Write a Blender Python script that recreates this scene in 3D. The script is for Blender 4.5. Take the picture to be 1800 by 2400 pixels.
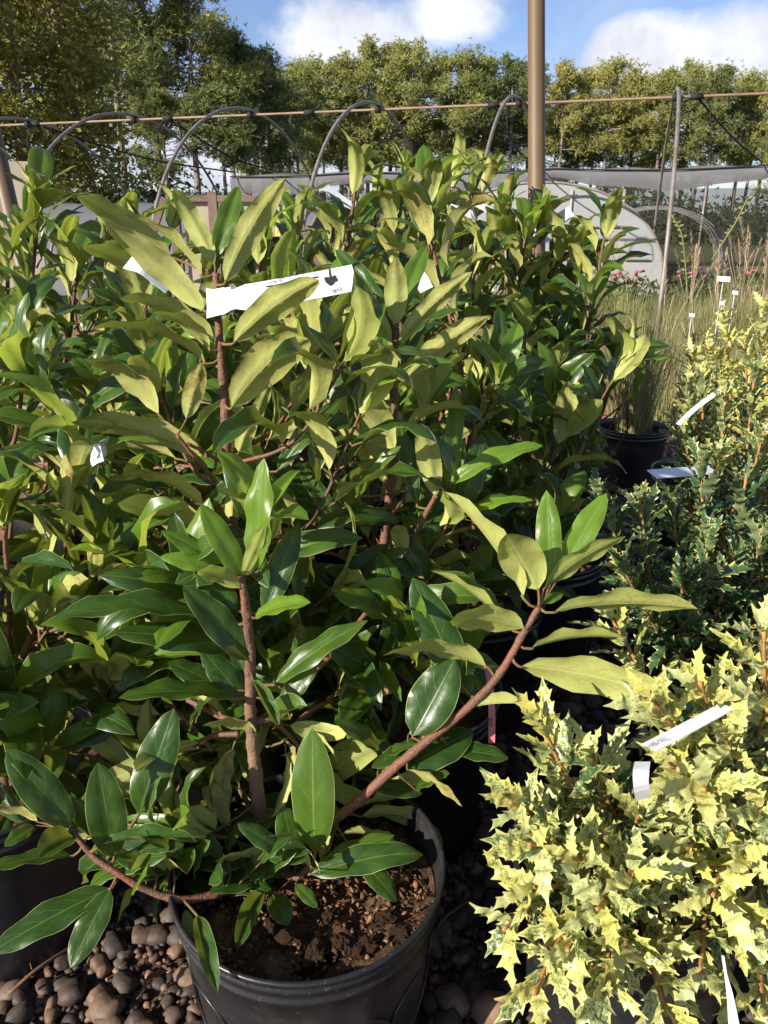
import bpy, bmesh, math, random
import numpy as np
from mathutils import Vector, Matrix, noise as mnoise

for o in list(bpy.data.objects): bpy.data.objects.remove(o)
SC = bpy.context.scene
COL = SC.collection
rnd = random.Random(7)
R = math.radians

# ------------------------------------------------------------------ camera
F, PITCH, HC = 1813.0, 0.357, 1.10            # focal length in photo pixels (1800 x 2400), downward pitch, eye height
cam = bpy.data.cameras.new('camera'); cam.sensor_fit = 'VERTICAL'; cam.sensor_height = 24.0
cam.lens = 24.0 * F / 2400.0; cam.clip_start = 0.02; cam.clip_end = 3000.0
camo = bpy.data.objects.new('camera', cam); COL.objects.link(camo)
camo.location = (0, 0, HC); camo.rotation_euler = (math.pi / 2 - PITCH, 0, 0)
SC.camera = camo
FW = Vector((0, math.cos(PITCH), -math.sin(PITCH))); RT = Vector((1, 0, 0)); UP = RT.cross(FW)
EYE = Vector((0, 0, HC))
def ray(u, v): return RT * ((u - 900) / F) + UP * ((1200 - v) / F) + FW
def at(u, v, d): return EYE + ray(u, v) * d                      # d metres of depth
def atz(u, v, z): q = ray(u, v); return EYE + q * ((z - HC) / q.z)
def aty(u, v, y): q = ray(u, v); return EYE + q * (y / q.y)

# ------------------------------------------------------------------ sun, sky, exposure
SUN_EL = R(26.0); SUN_H = Vector((-0.80, -0.60, 0)).normalized()
TO_SUN = SUN_H * math.cos(SUN_EL) + Vector((0, 0, math.sin(SUN_EL)))
sun = bpy.data.lights.new('sun', 'SUN'); sun.energy = 5.0; sun.angle = R(0.53); sun.color = (1.0, 0.93, 0.82)
suno = bpy.data.objects.new('sun', sun); COL.objects.link(suno)
suno.rotation_euler = (-TO_SUN).to_track_quat('-Z', 'Y').to_euler(); suno.location = (-20, -8, 20)

SC.view_settings.view_transform = 'Standard'; SC.view_settings.look = 'None'
SC.view_settings.gamma = 1.0; SC.view_settings.use_curve_mapping = False
SC.view_settings.exposure = 0.84

class NT:
    """small node-tree writer"""
    def __init__(s, tree): s.t = tree; s.n = tree.nodes; s.l = tree.links; s.n.clear()
    def add(s, kind, **kw):
        nd = s.n.new(kind); ins = kw.pop('ins', {})
        for k, v in kw.items(): setattr(nd, k, v)
        for k, v in ins.items(): s.put(nd.inputs[k], v)
        return nd
    def put(s, sock, v):
        if hasattr(v, 'is_linked') or isinstance(v, bpy.types.NodeSocket): s.l.new(v, sock)
        else:
            if isinstance(v, tuple) and len(v) == 3 and sock.type == 'RGBA': v = v + (1.0,)
            sock.default_value = v
    def math(s, op, a, b=0.0, c=0.0, clamp=False):
        nd = s.n.new('ShaderNodeMath'); nd.operation = op; nd.use_clamp = clamp
        for i, v in enumerate((a, b, c)): s.put(nd.inputs[i], v)
        return nd.outputs[0]
    def mix(s, f, a, b, blend='MIX'):
        nd = s.n.new('ShaderNodeMix'); nd.data_type = 'RGBA'; nd.blend_type = blend
        s.put(nd.inputs[0], f); s.put(nd.inputs[6], a); s.put(nd.inputs[7], b); return nd.outputs[2]
    def ramp(s, f, lo, hi, a=0.0, b=1.0):
        nd = s.n.new('ShaderNodeMapRange'); nd.interpolation_type = 'SMOOTHSTEP'
        for i, v in enumerate((f, lo, hi, a, b)): s.put(nd.inputs[i], v)
        return nd.outputs[0]
    def noise(s, vec, scale, detail=3.0, rough=0.55, dist=0.0, out=0):
        nd = s.add('ShaderNodeTexNoise', ins={'Scale': scale, 'Detail': detail, 'Roughness': rough, 'Distortion': dist})
        if vec is not None: s.l.new(vec, nd.inputs['Vector'])
        return nd.outputs[out]

world = bpy.data.worlds.new('World'); SC.world = world; world.use_nodes = True
w = NT(world.node_tree)
sky = w.add('ShaderNodeTexSky', sky_type='NISHITA', sun_disc=False, sun_elevation=SUN_EL,
            sun_rotation=math.atan2(SUN_H.x, SUN_H.y), altitude=150.0, air_density=1.0, dust_density=0.8, ozone_density=3.0)
geo = w.add('ShaderNodeTexCoord'); dirv = geo.outputs['Generated']
nz = w.n.new('ShaderNodeVectorMath'); nz.operation = 'NORMALIZE'; w.l.new(dirv, nz.inputs[0]); dv = nz.outputs[0]
sep = w.add('ShaderNodeSeparateXYZ', ins={0: dv})
def puff(u, v, rx, rz):                                             # a heap of cloud in one direction of the sky
    q = ray(u, v).normalized()
    a = w.math('DIVIDE', w.math('SUBTRACT', sep.outputs[0], q.x), rx)
    b = w.math('DIVIDE', w.math('SUBTRACT', sep.outputs[2], q.z), rz)
    r2 = w.math('ADD', w.math('MULTIPLY', a, a), w.math('MULTIPLY', b, b))
    front = w.math('GREATER_THAN', sep.outputs[1], 0.0)
    return w.math('MULTIPLY', w.math('SUBTRACT', 1.0, r2, clamp=True), front)
n1 = w.noise(dv, 5.2, 9.0, 0.62, 0.25); n2 = w.noise(dv, 2.1, 4.0, 0.5)
body = w.math('MAXIMUM', w.math('MAXIMUM', puff(1620, 190, .17, .085), puff(1500, 130, .085, .060)),
              w.math('MAXIMUM', w.math('MULTIPLY', puff(820, 80, .13, .07), .74), puff(1800, 220, .12, .08)))
body = w.math('MAXIMUM', body, w.math('MAXIMUM', w.math('MULTIPLY', puff(1060, 30, .10, .045), .70), puff(620, 330, .30, .07)))
dens = w.math('ADD', w.math('MULTIPLY', body, 0.66), w.math('ADD', w.math('MULTIPLY', n1, 0.85), w.math('MULTIPLY', n2, 0.25)))
cover = w.ramp(dens, 0.74, 0.98)
wisp = w.math('MULTIPLY', w.ramp(w.noise(dv, 3.0, 6.0, 0.6, 0.8), 0.40, 0.75), 0.35)
low = w.math('MULTIPLY', w.ramp(sep.outputs[2], 0.22, 0.02), 0.45)
cover = w.math('MAXIMUM', cover, w.math('MAXIMUM', wisp, low))
shade = w.ramp(w.noise(dv, 9.0, 5.0, 0.6), 0.35, 0.7)
cl = w.mix(shade, (5.0, 5.3, 6.2), (7.4, 7.45, 7.7))
skyc = w.mix(1.0, sky.outputs[0], (1.0, .97, 1.10), 'MULTIPLY')
col = w.mix(cover, skyc, cl)
bg = w.add('ShaderNodeBackground', ins={'Color': col, 'Strength': 0.082})
wo = w.add('ShaderNodeOutputWorld'); w.l.new(bg.outputs[0], wo.inputs[0])

SC.cycles.max_bounces = 5; SC.cycles.diffuse_bounces = 2; SC.cycles.glossy_bounces = 2
SC.cycles.use_adaptive_sampling = True; SC.cycles.adaptive_threshold = 0.02
SC.cycles.transmission_bounces = 3; SC.cycles.transparent_max_bounces = 10
SC.cycles.caustics_reflective = False; SC.cycles.caustics_refractive = False
SC.cycles.sample_clamp_indirect = 6.0
try: SC.cycles.use_denoising = True
except Exception: pass

# ------------------------------------------------------------------ object helpers
def mesh_np(name, V, Fc, mats=(), uv=None, mi=None, smooth=True):
    me = bpy.data.meshes.new(name); me.from_pydata([tuple(map(float, p)) for p in V], [], [tuple(int(i) for i in f) for f in Fc])
    for m in mats: me.materials.append(m)
    if uv is not None:
        L = me.uv_layers.new(name='UVMap'); idx = np.empty(len(me.loops), dtype=np.int32); me.loops.foreach_get('vertex_index', idx)
        L.data.foreach_set('uv', np.asarray(uv, dtype=np.float32)[idx].ravel())
    if mi is not None: me.polygons.foreach_set('material_index', np.asarray(mi, dtype=np.int32))
    if smooth: me.polygons.foreach_set('use_smooth', np.ones(len(me.polygons), dtype=bool))
    me.update(); return me
def tri_np(name, V, T, mats=(), smooth=False):
    """big triangle soup, fast"""
    V = np.asarray(V, dtype=np.float32).reshape(-1, 3); T = np.asarray(T, dtype=np.int32).reshape(-1, 3)
    me = bpy.data.meshes.new(name); me.vertices.add(len(V)); me.vertices.foreach_set('co', V.ravel())
    me.loops.add(T.size); me.loops.foreach_set('vertex_index', T.ravel())
    me.polygons.add(len(T)); me.polygons.foreach_set('loop_start', np.arange(0, T.size, 3, dtype=np.int32))
    if smooth: me.polygons.foreach_set('use_smooth', np.ones(len(T), dtype=bool))
    for m in mats: me.materials.append(m)
    me.update(calc_edges=True); return me
def world_of(o): return o.matrix_basis if o.parent is None else world_of(o.parent) @ o.matrix_basis
def put(name, me, parent=None, M=None):
    o = bpy.data.objects.new(name, me); COL.objects.link(o)
    if parent is not None:
        o.parent = parent; o.matrix_basis = world_of(parent).inverted() @ (M if M is not None else Matrix())
    elif M is not None: o.matrix_basis = M
    return o
def tag(o, label, cat, group=None):
    o['label'] = label; o['category'] = cat
    if group: o['group'] = group
    return o
def thing(name, label, cat, loc=(0, 0, 0), group=None):
    o = bpy.data.objects.new(name, None); COL.objects.link(o); o.location = loc; o.empty_display_size = .05
    return tag(o, label, cat, group)
def tube(pts, rad, n=6, cap=True):
    """swept tube: returns V, F"""
    P = [Vector(p) for p in pts]; m = len(P); V = []; Fc = []
    ref = Vector((0, 0, 1)) if abs((P[-1] - P[0]).normalized().z) < .9 else Vector((1, 0, 0))
    for i in range(m):
        t = (P[min(i + 1, m - 1)] - P[max(i - 1, 0)]).normalized()
        a = t.cross(ref).normalized(); b = t.cross(a).normalized()
        r = rad[i] if isinstance(rad, (list, tuple)) else rad
        for k in range(n):
            th = 2 * math.pi * k / n; V.append(P[i] + (a * math.cos(th) + b * math.sin(th)) * r)
    for i in range(m - 1):
        for k in range(n):
            k2 = (k + 1) % n; Fc.append((i * n + k, i * n + k2, (i + 1) * n + k2, (i + 1) * n + k))
    if cap: Fc.append(tuple(range(n))[::-1]); Fc.append(tuple((m - 1) * n + k for k in range(n)))
    return V, Fc
def lathe(prof, n=48, squash=None):
    V = []; Fc = []; m = len(prof)
    for (r, z) in prof:
        for k in range(n):
            th = 2 * math.pi * k / n; V.append((r * math.cos(th), r * math.sin(th), z))
    for i in range(m - 1):
        for k in range(n):
            k2 = (k + 1) % n; Fc.append((i * n + k, i * n + k2, (i + 1) * n + k2, (i + 1) * n + k))
    return V, Fc
def box(c, s, M=None):
    V = [Vector((c[0] + s[0] * x / 2, c[1] + s[1] * y / 2, c[2] + s[2] * z / 2)) for z in (-1, 1) for y in (-1, 1) for x in (-1, 1)]
    if M is not None: V = [M @ v for v in V]
    return V, [(0, 2, 3, 1), (4, 5, 7, 6), (0, 1, 5, 4), (2, 6, 7, 3), (0, 4, 6, 2), (1, 3, 7, 5)]
def join(*parts):
    V = []; Fc = []
    for v, f in parts:
        o = len(V); V += list(v); Fc += [tuple(i + o for i in q) for q in f]
    return V, Fc
def bez(pts, n):
    """Catmull-Rom through pts"""
    P = [Vector(p) for p in pts]
    if len(P) == 2: return [P[0].lerp(P[1], i / n) for i in range(n + 1)]
    Q = [2 * P[0] - P[1]] + P + [2 * P[-1] - P[-2]]; out = []; segs = len(P) - 1
    for i in range(n + 1):
        x = i / n * segs; k = min(int(x), segs - 1); t = x - k
        a, b, c, d = Q[k:k + 4]
        out.append(.5 * ((2 * b) + (c - a) * t + (2 * a - 5 * b + 4 * c - d) * t * t + (3 * b - a - 3 * c + d) * t ** 3))
    return out

# ------------------------------------------------------------------ materials
def material(name, fn):
    m = bpy.data.materials.new(name); m.use_nodes = True; t = NT(m.node_tree)
    out = t.add('ShaderNodeOutputMaterial'); sh = fn(t); t.l.new(sh, out.inputs[0]); return m
def simple(name, colr, rough=0.6, metal=0.0, spec=0.5, var=0.0, scale=8.0, bump=0.0, bscale=60.0, col2=None):
    def fn(t):
        tc = t.add('ShaderNodeTexCoord').outputs['Object']
        c = colr
        if var or col2:
            f = t.noise(tc, scale, 5.0, 0.6)
            c = t.mix(t.ramp(f, .35, .68), colr, col2 or tuple(x * (1 - var) for x in colr))
        p = t.add('ShaderNodeBsdfPrincipled', ins={'Base Color': c, 'Roughness': rough, 'Metallic': metal, 'Specular IOR Level': spec})
        if bump:
            b = t.add('ShaderNodeBump', ins={'Strength': bump, 'Distance': .004, 'Height': t.noise(tc, bscale, 4.0)})
            t.l.new(b.outputs[0], p.inputs['Normal'])
        return p.outputs[0]
    return material(name, fn)

def leaf_fn(top0, top1, und0, und1, trans, rough_top, tr=0.3):
    def fn(t):
        uvn = t.add('ShaderNodeUVMap'); s = t.add('ShaderNodeSeparateXYZ', ins={0: uvn.outputs[0]})
        U, Vv = s.outputs[0], s.outputs[1]
        au = t.math('ABSOLUTE', t.math('MULTIPLY', t.math('SUBTRACT', U, .5), 2.0))
        age = t.add('ShaderNodeAttribute', attribute_type='OBJECT', attribute_name='age').outputs['Fac']
        rn = t.add('ShaderNodeObjectInfo').outputs['Random']
        back = t.add('ShaderNodeNewGeometry').outputs['Backfacing']
        cv = t.add('ShaderNodeCombineXYZ', ins={0: U, 1: t.math('MULTIPLY', Vv, 2.2), 2: t.math('MULTIPLY', rn, 40.0)}).outputs[0]
        nlow = t.noise(cv, 2.2, 2.0); nfine = t.noise(cv, 16.0, 3.0, .65)
        veinp = t.math('SUBTRACT', t.math('MULTIPLY', Vv, 6.0), t.math('ADD', t.math('MULTIPLY', au, 1.7), t.math('MULTIPLY', nlow, .8)))
        vein = t.math('ABSOLUTE', t.math('SINE', t.math('MULTIPLY', veinp, math.pi)))
        vline = t.math('MULTIPLY', t.ramp(vein, .10, .0), t.ramp(au, .95, .4))
        mid = t.ramp(au, .065, .015)
        edge = t.ramp(au, .955, .99)
        top = t.mix(t.math('ADD', t.math('MULTIPLY', age, .9), t.math('MULTIPLY', t.math('SUBTRACT', nlow, .5), .35), clamp=True), top0, top1)
        top = t.mix(t.math('MULTIPLY', rn, .35), top, tuple(x * .62 for x in top0))
        top = t.mix(t.math('MULTIPLY', vline, .16), top, tuple(min(1, x * 2.0 + .03) for x in top1))
        top = t.mix(t.math('MULTIPLY', mid, t.math('ADD', .28, t.math('MULTIPLY', age, .5))), top, (.24, .32, .08))
        und = t.mix(t.math('MULTIPLY', t.math('ADD', nlow, rn), .5), und0, und1)
        und = t.mix(t.math('MULTIPLY', age, .6), und, (.22, .33, .05))
        und = t.mix(t.math('MULTIPLY', t.math('ADD', vline, t.math('MULTIPLY', t.ramp(nfine, .60, .42), .32)), .62), und, tuple(x * .45 for x in und0))
        und = t.mix(t.math('MULTIPLY', mid, .8), und, (.50, .50, .20))
        # brown scorch: on some leaves, towards the tip
        blot = t.math('MULTIPLY', t.ramp(t.math('ADD', t.math('MULTIPLY', nfine, .6), t.math('ADD', t.math('MULTIPLY', nlow, .5), t.math('MULTIPLY', Vv, .15))),
                                         t.math('SUBTRACT', .75, t.math('MULTIPLY', t.math('POWER', rn, 2.2), .18)),
                                         t.math('SUBTRACT', .86, t.math('MULTIPLY', t.math('POWER', rn, 2.2), .18))), t.ramp(age, .6, .25))
        und = t.mix(t.math('MULTIPLY', blot, .8), und, (.25, .115, .045))
        edc = (.36, .41, .13)
        top = t.mix(t.math('MULTIPLY', edge, .8), top, edc); und = t.mix(t.math('MULTIPLY', edge, .6), und, edc)
        h = t.math('ADD', t.math('MULTIPLY', t.noise(cv, 4.0, 1.0), .55), t.math('ADD', t.math('MULTIPLY', vline, -.22), t.math('MULTIPLY', mid, -.6)))
        bmp = t.add('ShaderNodeBump', ins={'Strength': .14, 'Distance': .010, 'Height': h})
        a = t.add('ShaderNodeBsdfPrincipled', ins={'Base Color': top, 'Roughness': t.math('ADD', rough_top, t.math('MULTIPLY', nfine, .14)), 'Specular IOR Level': .40, 'Normal': bmp.outputs[0]})
        und = t.mix(t.math('MULTIPLY', t.ramp(t.noise(cv, 34.0, 2.0, .7), .60, .72), .30), und, (.14, .13, .05))
        b = t.add('ShaderNodeBsdfPrincipled', ins={'Base Color': und, 'Roughness': .62, 'Specular IOR Level': .3, 'Normal': bmp.outputs[0]})
        ab = t.add('ShaderNodeMixShader', ins={0: back, 1: a.outputs[0], 2: b.outputs[0]})
        tc = t.mix(t.math('MULTIPLY', age, .8), trans, tuple(min(1, x * 1.7) for x in trans))
        tc = t.mix(t.math('MULTIPLY', vline, .35), tc, tuple(x * .4 for x in trans))
        tl = t.add('ShaderNodeBsdfTranslucent', ins={'Color': tc})
        fm = t.math('ADD', tr * .8, t.math('MULTIPLY', age, .30))
        return t.add('ShaderNodeMixShader', ins={0: fm, 1: ab.outputs[0], 2: tl.outputs[0]}).outputs[0]
    return fn
M_LEAF = material('viburnum_leaf', leaf_fn((.023, .060, .009), (.20, .36, .032), (.37, .385, .105), (.56, .55, .19), (.40, .48, .06), .27, .24))  # young green also raised to stand in for backlight in the top whorl

def variegated_fn(t):
    uvn = t.add('ShaderNodeUVMap'); s = t.add('ShaderNodeSeparateXYZ', ins={0: uvn.outputs[0]})
    U, Vv = s.outputs[0], s.outputs[1]; au = t.math('ABSOLUTE', t.math('MULTIPLY', t.math('SUBTRACT', U, .5), 2.0))
    age = t.add('ShaderNodeAttribute', attribute_type='OBJECT', attribute_name='age').outputs['Fac']
    rn = t.add('ShaderNodeObjectInfo').outputs['Random']; back = t.add('ShaderNodeNewGeometry').outputs['Backfacing']
    cv = t.add('ShaderNodeCombineXYZ', ins={0: U, 1: t.math('MULTIPLY', Vv, 2.0), 2: t.math('MULTIPLY', rn, 60.0)}).outputs[0]
    n1 = t.noise(cv, 7.0, 6.0, .72, .6); n2 = t.noise(cv, 22.0, 4.0, .65)
    f = t.math('ADD', t.math('MULTIPLY', n1, .75), t.math('MULTIPLY', n2, .35))
    f = t.math('ADD', f, t.math('ADD', t.math('MULTIPLY', age, .26), t.math('MULTIPLY', t.ramp(au, .45, 1.0), .26)))
    k = t.ramp(f, .62, .79)
    cream = t.mix(t.math('POWER', rn, 1.2), (.55, .57, .25), (.60, .54, .13))
    green = t.mix(n1, (.020, .060, .026), (.075, .15, .05))
    green = t.mix(t.ramp(age, .45, 1.0), green, (.13, .22, .05))
    c = t.mix(k, green, cream)
    c = t.mix(t.math('MULTIPLY', back, .35), c, (.42, .45, .22))
    a = t.add('ShaderNodeBsdfPrincipled', ins={'Base Color': c, 'Roughness': .33, 'Specular IOR Level': .45})
    tl = t.add('ShaderNodeBsdfTranslucent', ins={'Color': t.mix(k, (.10, .18, .03), (.60, .60, .15))})
    return t.add('ShaderNodeMixShader', ins={0: .22, 1: a.outputs[0], 2: tl.outputs[0]}).outputs[0]
M_VAR = material('variegated_leaf', variegated_fn)

def bark_fn(c0, c1, dots):
    def fn(t):
        tc = t.add('ShaderNodeTexCoord').outputs['Object']
        n = t.noise(tc, 22.0, 5.0, .6); n3 = t.noise(tc, 260.0, 3.0)
        c = t.mix(t.ramp(n, .32, .66), c0, c1)
        vo = t.add('ShaderNodeTexVoronoi', ins={'Scale': 330.0}); t.l.new(tc, vo.inputs['Vector'])
        d = t.ramp(vo.outputs['Distance'], .30, .12)
        c = t.mix(t.math('MULTIPLY', d, dots), c, (.50, .36, .27))
        p = t.add('ShaderNodeBsdfPrincipled', ins={'Base Color': c, 'Roughness': .6, 'Specular IOR Level': .35})
        b = t.add('ShaderNodeBump', ins={'Strength': .8, 'Distance': .002, 'Height': t.math('ADD', t.math('MULTIPLY', d, .6), n3)})
        t.l.new(b.outputs[0], p.inputs['Normal']); return p.outputs[0]
    return fn
M_STEM = material('stem_bark', bark_fn((.20, .072, .040), (.125, .070, .048), .8))
M_TRUNK = material('trunk_bark', bark_fn((.24, .15, .085), (.15, .085, .055), .25))
M_PET = material('petiole', bark_fn((.27, .13, .055), (.22, .17, .05), .1))
M_SHOOT = material('shoot_bark', bark_fn((.50, .24, .075), (.34, .18, .07), .1))

def pot_fn(t):
    tc = t.add('ShaderNodeTexCoord').outputs['Object']
    n = t.noise(tc, 9.0, 6.0, .65); sp = t.noise(tc, 170.0, 3.0, .7)
    f = t.math('ADD', t.math('MULTIPLY', t.ramp(n, .45, .78), .5), t.math('MULTIPLY', t.ramp(sp, .62, .72), .9), clamp=True)
    c = t.mix(f, (.014, .014, .016), (.085, .075, .062))
    p = t.add('ShaderNodeBsdfPrincipled', ins={'Base Color': c, 'Roughness': t.math('ADD', .24, t.math('MULTIPLY', n, .26)), 'Specular IOR Level': .55})
    b = t.add('ShaderNodeBump', ins={'Strength': .12, 'Distance': .003, 'Height': t.noise(tc, 60.0, 4.0)}); t.l.new(b.outputs[0], p.inputs['Normal'])
    return p.outputs[0]
M_POT = material('black_plastic', pot_fn)
def soil_fn(t):
    tc = t.add('ShaderNodeTexCoord').outputs['Object']
    n = t.noise(tc, 45.0, 6.0, .7); n2 = t.noise(tc, 160.0, 4.0, .7)
    c = t.mix(t.ramp(n, .35, .65), (.040, .022, .013), (.12, .064, .034)); c = t.mix(t.math('MULTIPLY', t.ramp(n2, .55, .75), .6), c, (.30, .165, .085))
    p = t.add('ShaderNodeBsdfPrincipled', ins={'Base Color': c, 'Roughness': .92, 'Specular IOR Level': .15})
    b = t.add('ShaderNodeBump', ins={'Strength': .9, 'Distance': .008, 'Height': t.math('ADD', n, t.math('MULTIPLY', n2, .5))}); t.l.new(b.outputs[0], p.inputs['Normal'])
    return p.outputs[0]
M_SOIL = material('bark_soil', soil_fn)
def chip_fn(t):
    r = t.add('ShaderNodeNewGeometry').outputs['Random Per Island']; tc = t.add('ShaderNodeTexCoord').outputs['Object']
    c = t.mix(r, (.040, .022, .014), (.28, .155, .085)); c = t.mix(t.math('MULTIPLY', t.noise(tc, 200.0, 4.0), .5), c, (.10, .05, .03))
    return t.add('ShaderNodeBsdfPrincipled', ins={'Base Color': c, 'Roughness': .9, 'Specular IOR Level': .15}).outputs[0]
M_CHIP = material('bark_chips', chip_fn)
def stone_fn(island):
    def fn(t):
        r = t.add('ShaderNodeNewGeometry').outputs['Random Per Island'] if island else t.add('ShaderNodeObjectInfo').outputs['Random']
        tc = t.add('ShaderNodeTexCoord').outputs['Object']
        n = t.noise(tc, 38.0 if island else 1.6, 5.0, .65)
        cr = t.add('ShaderNodeValToRGB'); t.l.new(r, cr.inputs[0]); e = cr.color_ramp.elements
        e[0].position = 0; e[0].color = (.035, .026, .022, 1); e[1].position = 1; e[1].color = (.25, .15, .09, 1)
        for p_, c_ in ((.2, (.085, .055, .040)), (.4, (.050, .040, .036)), (.55, (.15, .085, .05)), (.7, (.075, .060, .052)), (.85, (.17, .105, .07))):
            x = e.new(p_); x.color = c_ + (1,)
        c = t.mix(t.ramp(n, .35, .7), cr.outputs[0], t.mix(.5, cr.outputs[0], (.045, .032, .028)))
        p = t.add('ShaderNodeBsdfPrincipled', ins={'Base Color': c, 'Roughness': .6, 'Specular IOR Level': .3})
        b = t.add('ShaderNodeBump', ins={'Strength': .4, 'Distance': .003, 'Height': t.noise(tc, 120.0 if island else 5.0, 4.0)}); t.l.new(b.outputs[0], p.inputs['Normal'])
        return p.outputs[0]
    return fn
M_STONE = material('river_stone', stone_fn(False)); M_GRAVEL = material('gravel_stone', stone_fn(True))
def ground_fn(t):
    tc = t.add('ShaderNodeTexCoord').outputs['Object']
    vo = t.add('ShaderNodeTexVoronoi', ins={'Scale': 26.0}); t.l.new(tc, vo.inputs['Vector'])
    n = t.noise(tc, .35, 4.0); n2 = t.noise(tc, 14.0, 5.0, .65)
    y = t.add('ShaderNodeSeparateXYZ', ins={0: tc}).outputs[1]
    c = t.mix(n2, (.055, .038, .028), (.16, .10, .065))
    c = t.mix(t.math('MULTIPLY', t.ramp(vo.outputs['Distance'], .15, .6), .5), c, (.035, .022, .016))
    clay = t.mix(n2, (.25, .125, .065), (.40, .23, .13))
    c = t.mix(t.ramp(t.math('ADD', y, t.math('MULTIPLY', n, 1.2)), 3.4, 4.3), c, clay)
    grass = t.mix(n2, (.075, .10, .03), (.19, .18, .07))
    c = t.mix(t.ramp(t.math('ADD', y, t.math('MULTIPLY', n, 3.0)), 8.0, 13.0), c, grass)
    p = t.add('ShaderNodeBsdfPrincipled', ins={'Base Color': c, 'Roughness': .9, 'Specular IOR Level': .2})
    b = t.add('ShaderNodeBump', ins={'Strength': .6, 'Distance': .02, 'Height': t.math('SUBTRACT', n2, vo.outputs['Distance'])}); t.l.new(b.outputs[0], p.inputs['Normal'])
    return p.outputs[0]
M_GROUND = material('gravelly_ground', ground_fn)
M_PAPER = simple('white_plastic_tag', (.68, .69, .72), .42, var=.08, scale=30.0)
M_PINK = simple('pink_plastic_tag', (.55, .17, .23), .45)
M_INK = simple('black_ink', (.012, .012, .014), .6)
M_GALV = simple('galvanized_pipe', (.24, .215, .195), .5, .2, col2=(.17, .13, .10), scale=5.0)
def pole_fn(t):
    tc = t.add('ShaderNodeTexCoord').outputs['Object']; n = t.noise(tc, 6.0, 5.0); n2 = t.noise(tc, 90.0, 4.0, .7)
    c = t.mix(n, (.105, .066, .031), (.15, .097, .047)); c = t.mix(t.math('MULTIPLY', t.ramp(n2, .62, .72), .6), c, (.10, .055, .03))
    return t.add('ShaderNodeBsdfPrincipled', ins={'Base Color': c, 'Roughness': .5, 'Specular IOR Level': .4}).outputs[0]
M_POLE = material('brown_painted_steel', pole_fn)
M_PURL = simple('tan_painted_pipe', (.25, .165, .10), .55, col2=(.18, .115, .07), scale=4.0)
M_STRAP = simple('black_strap', (.010, .010, .011), .8)
M_WOOD = simple('weathered_wood', (.17, .12, .085), .75, col2=(.12, .08, .055), scale=7.0, bump=.3)
M_BOARD = simple('cream_board', (.36, .31, .245), .8, col2=(.30, .25, .19), scale=3.0)
M_OPENSHADE = simple('painted_opening_shade', (.012, .012, .013), .9)  # near-black in place of the shade inside the shed front

def cloth_fn(colr, alpha, trans=.3):
    def fn(t):
        tc = t.add('ShaderNodeTexCoord').outputs['Object']; n = t.noise(tc, 2.5, 4.0)
        c = t.mix(n, tuple(x * .85 for x in colr), tuple(min(1, x * 1.1) for x in colr))
        d = t.add('ShaderNodeBsdfDiffuse', ins={'Color': c}); tl = t.add('ShaderNodeBsdfTranslucent', ins={'Color': c})
        m = t.add('ShaderNodeMixShader', ins={0: trans, 1: d.outputs[0], 2: tl.outputs[0]})
        tr = t.add('ShaderNodeBsdfTransparent')
        return t.add('ShaderNodeMixShader', ins={0: alpha, 1: tr.outputs[0], 2: m.outputs[0]}).outputs[0]
    return fn
M_CLOTH = material('grey_shade_cloth', cloth_fn((.20, .197, .205), .92, .28))
M_SCREEN = material('dark_shade_mesh', cloth_fn((.028, .028, .026), .58, .1))
M_POLYW = material('white_greenhouse_film', cloth_fn((.44, .44, .44), .92, .35))
M_POLYC = material('clear_greenhouse_film', cloth_fn((.40, .41, .42), .28, .4))
M_POLYG = material('grey_tunnel_film', cloth_fn((.20, .20, .215), .86, .30))

def foliage_fn(c0, c1, trans, tr=.25, scale=.35):
    def fn(t):
        tc = t.add('ShaderNodeTexCoord').outputs['Object']; rn = t.add('ShaderNodeObjectInfo').outputs['Random']
        isl = t.add('ShaderNodeNewGeometry').outputs['Random Per Island']
        n = t.noise(tc, scale, 4.0)
        f = t.math('ADD', t.math('MULTIPLY', t.ramp(n, .35, .65), .55), t.math('MULTIPLY', isl, .5), clamp=True)
        c = t.mix(f, c0, c1); c = t.mix(t.math('MULTIPLY', rn, .35), c, (c1[0] * 1.15, c1[1] * .95, c1[2] * .8))
        d = t.add('ShaderNodeBsdfPrincipled', ins={'Base Color': c, 'Roughness': .65, 'Specular IOR Level': .2})
        tl = t.add('ShaderNodeBsdfTranslucent', ins={'Color': trans})
        return t.add('ShaderNodeMixShader', ins={0: tr, 1: d.outputs[0], 2: tl.outputs[0]}).outputs[0]
    return fn
M_PINE = material('pine_needles', foliage_fn((.15, .185, .06), (.42, .41, .135), (.26, .31, .07), .3))  # needle tones lightened a little to put haze into the colour
M_PINED = material('dark_pine_needles', foliage_fn((.085, .12, .046), (.25, .275, .095), (.15, .19, .05)))  # darker copy of the needles; the back row's shade is in its colour
M_BROAD = material('yellowing_leaves', foliage_fn((.105, .12, .028), (.33, .30, .075), (.30, .28, .05), .3))
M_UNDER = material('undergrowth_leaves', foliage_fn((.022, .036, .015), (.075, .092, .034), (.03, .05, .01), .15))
M_PBARK = simple('pine_bark', (.26, .21, .175), .9, col2=(.15, .115, .095), scale=3.0, bump=.4, bscale=9.0)
M_GRASS = material('dry_grass_blades', foliage_fn((.15, .19, .07), (.36, .31, .15), (.30, .27, .09), .2, 3.0))
M_GRASSG = material('green_grass_blades', foliage_fn((.11, .15, .055), (.27, .29, .115), (.16, .2, .05), .2, 2.0))
M_PLUME = material('grass_plumes', foliage_fn((.36, .26, .17), (.54, .42, .30), (.4, .3, .2), .2, 3.0))
M_PINKF = simple('pink_petals', (.42, .07, .12), .6); M_VIOLF = simple('violet_petals', (.10, .04, .22), .6)
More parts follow.
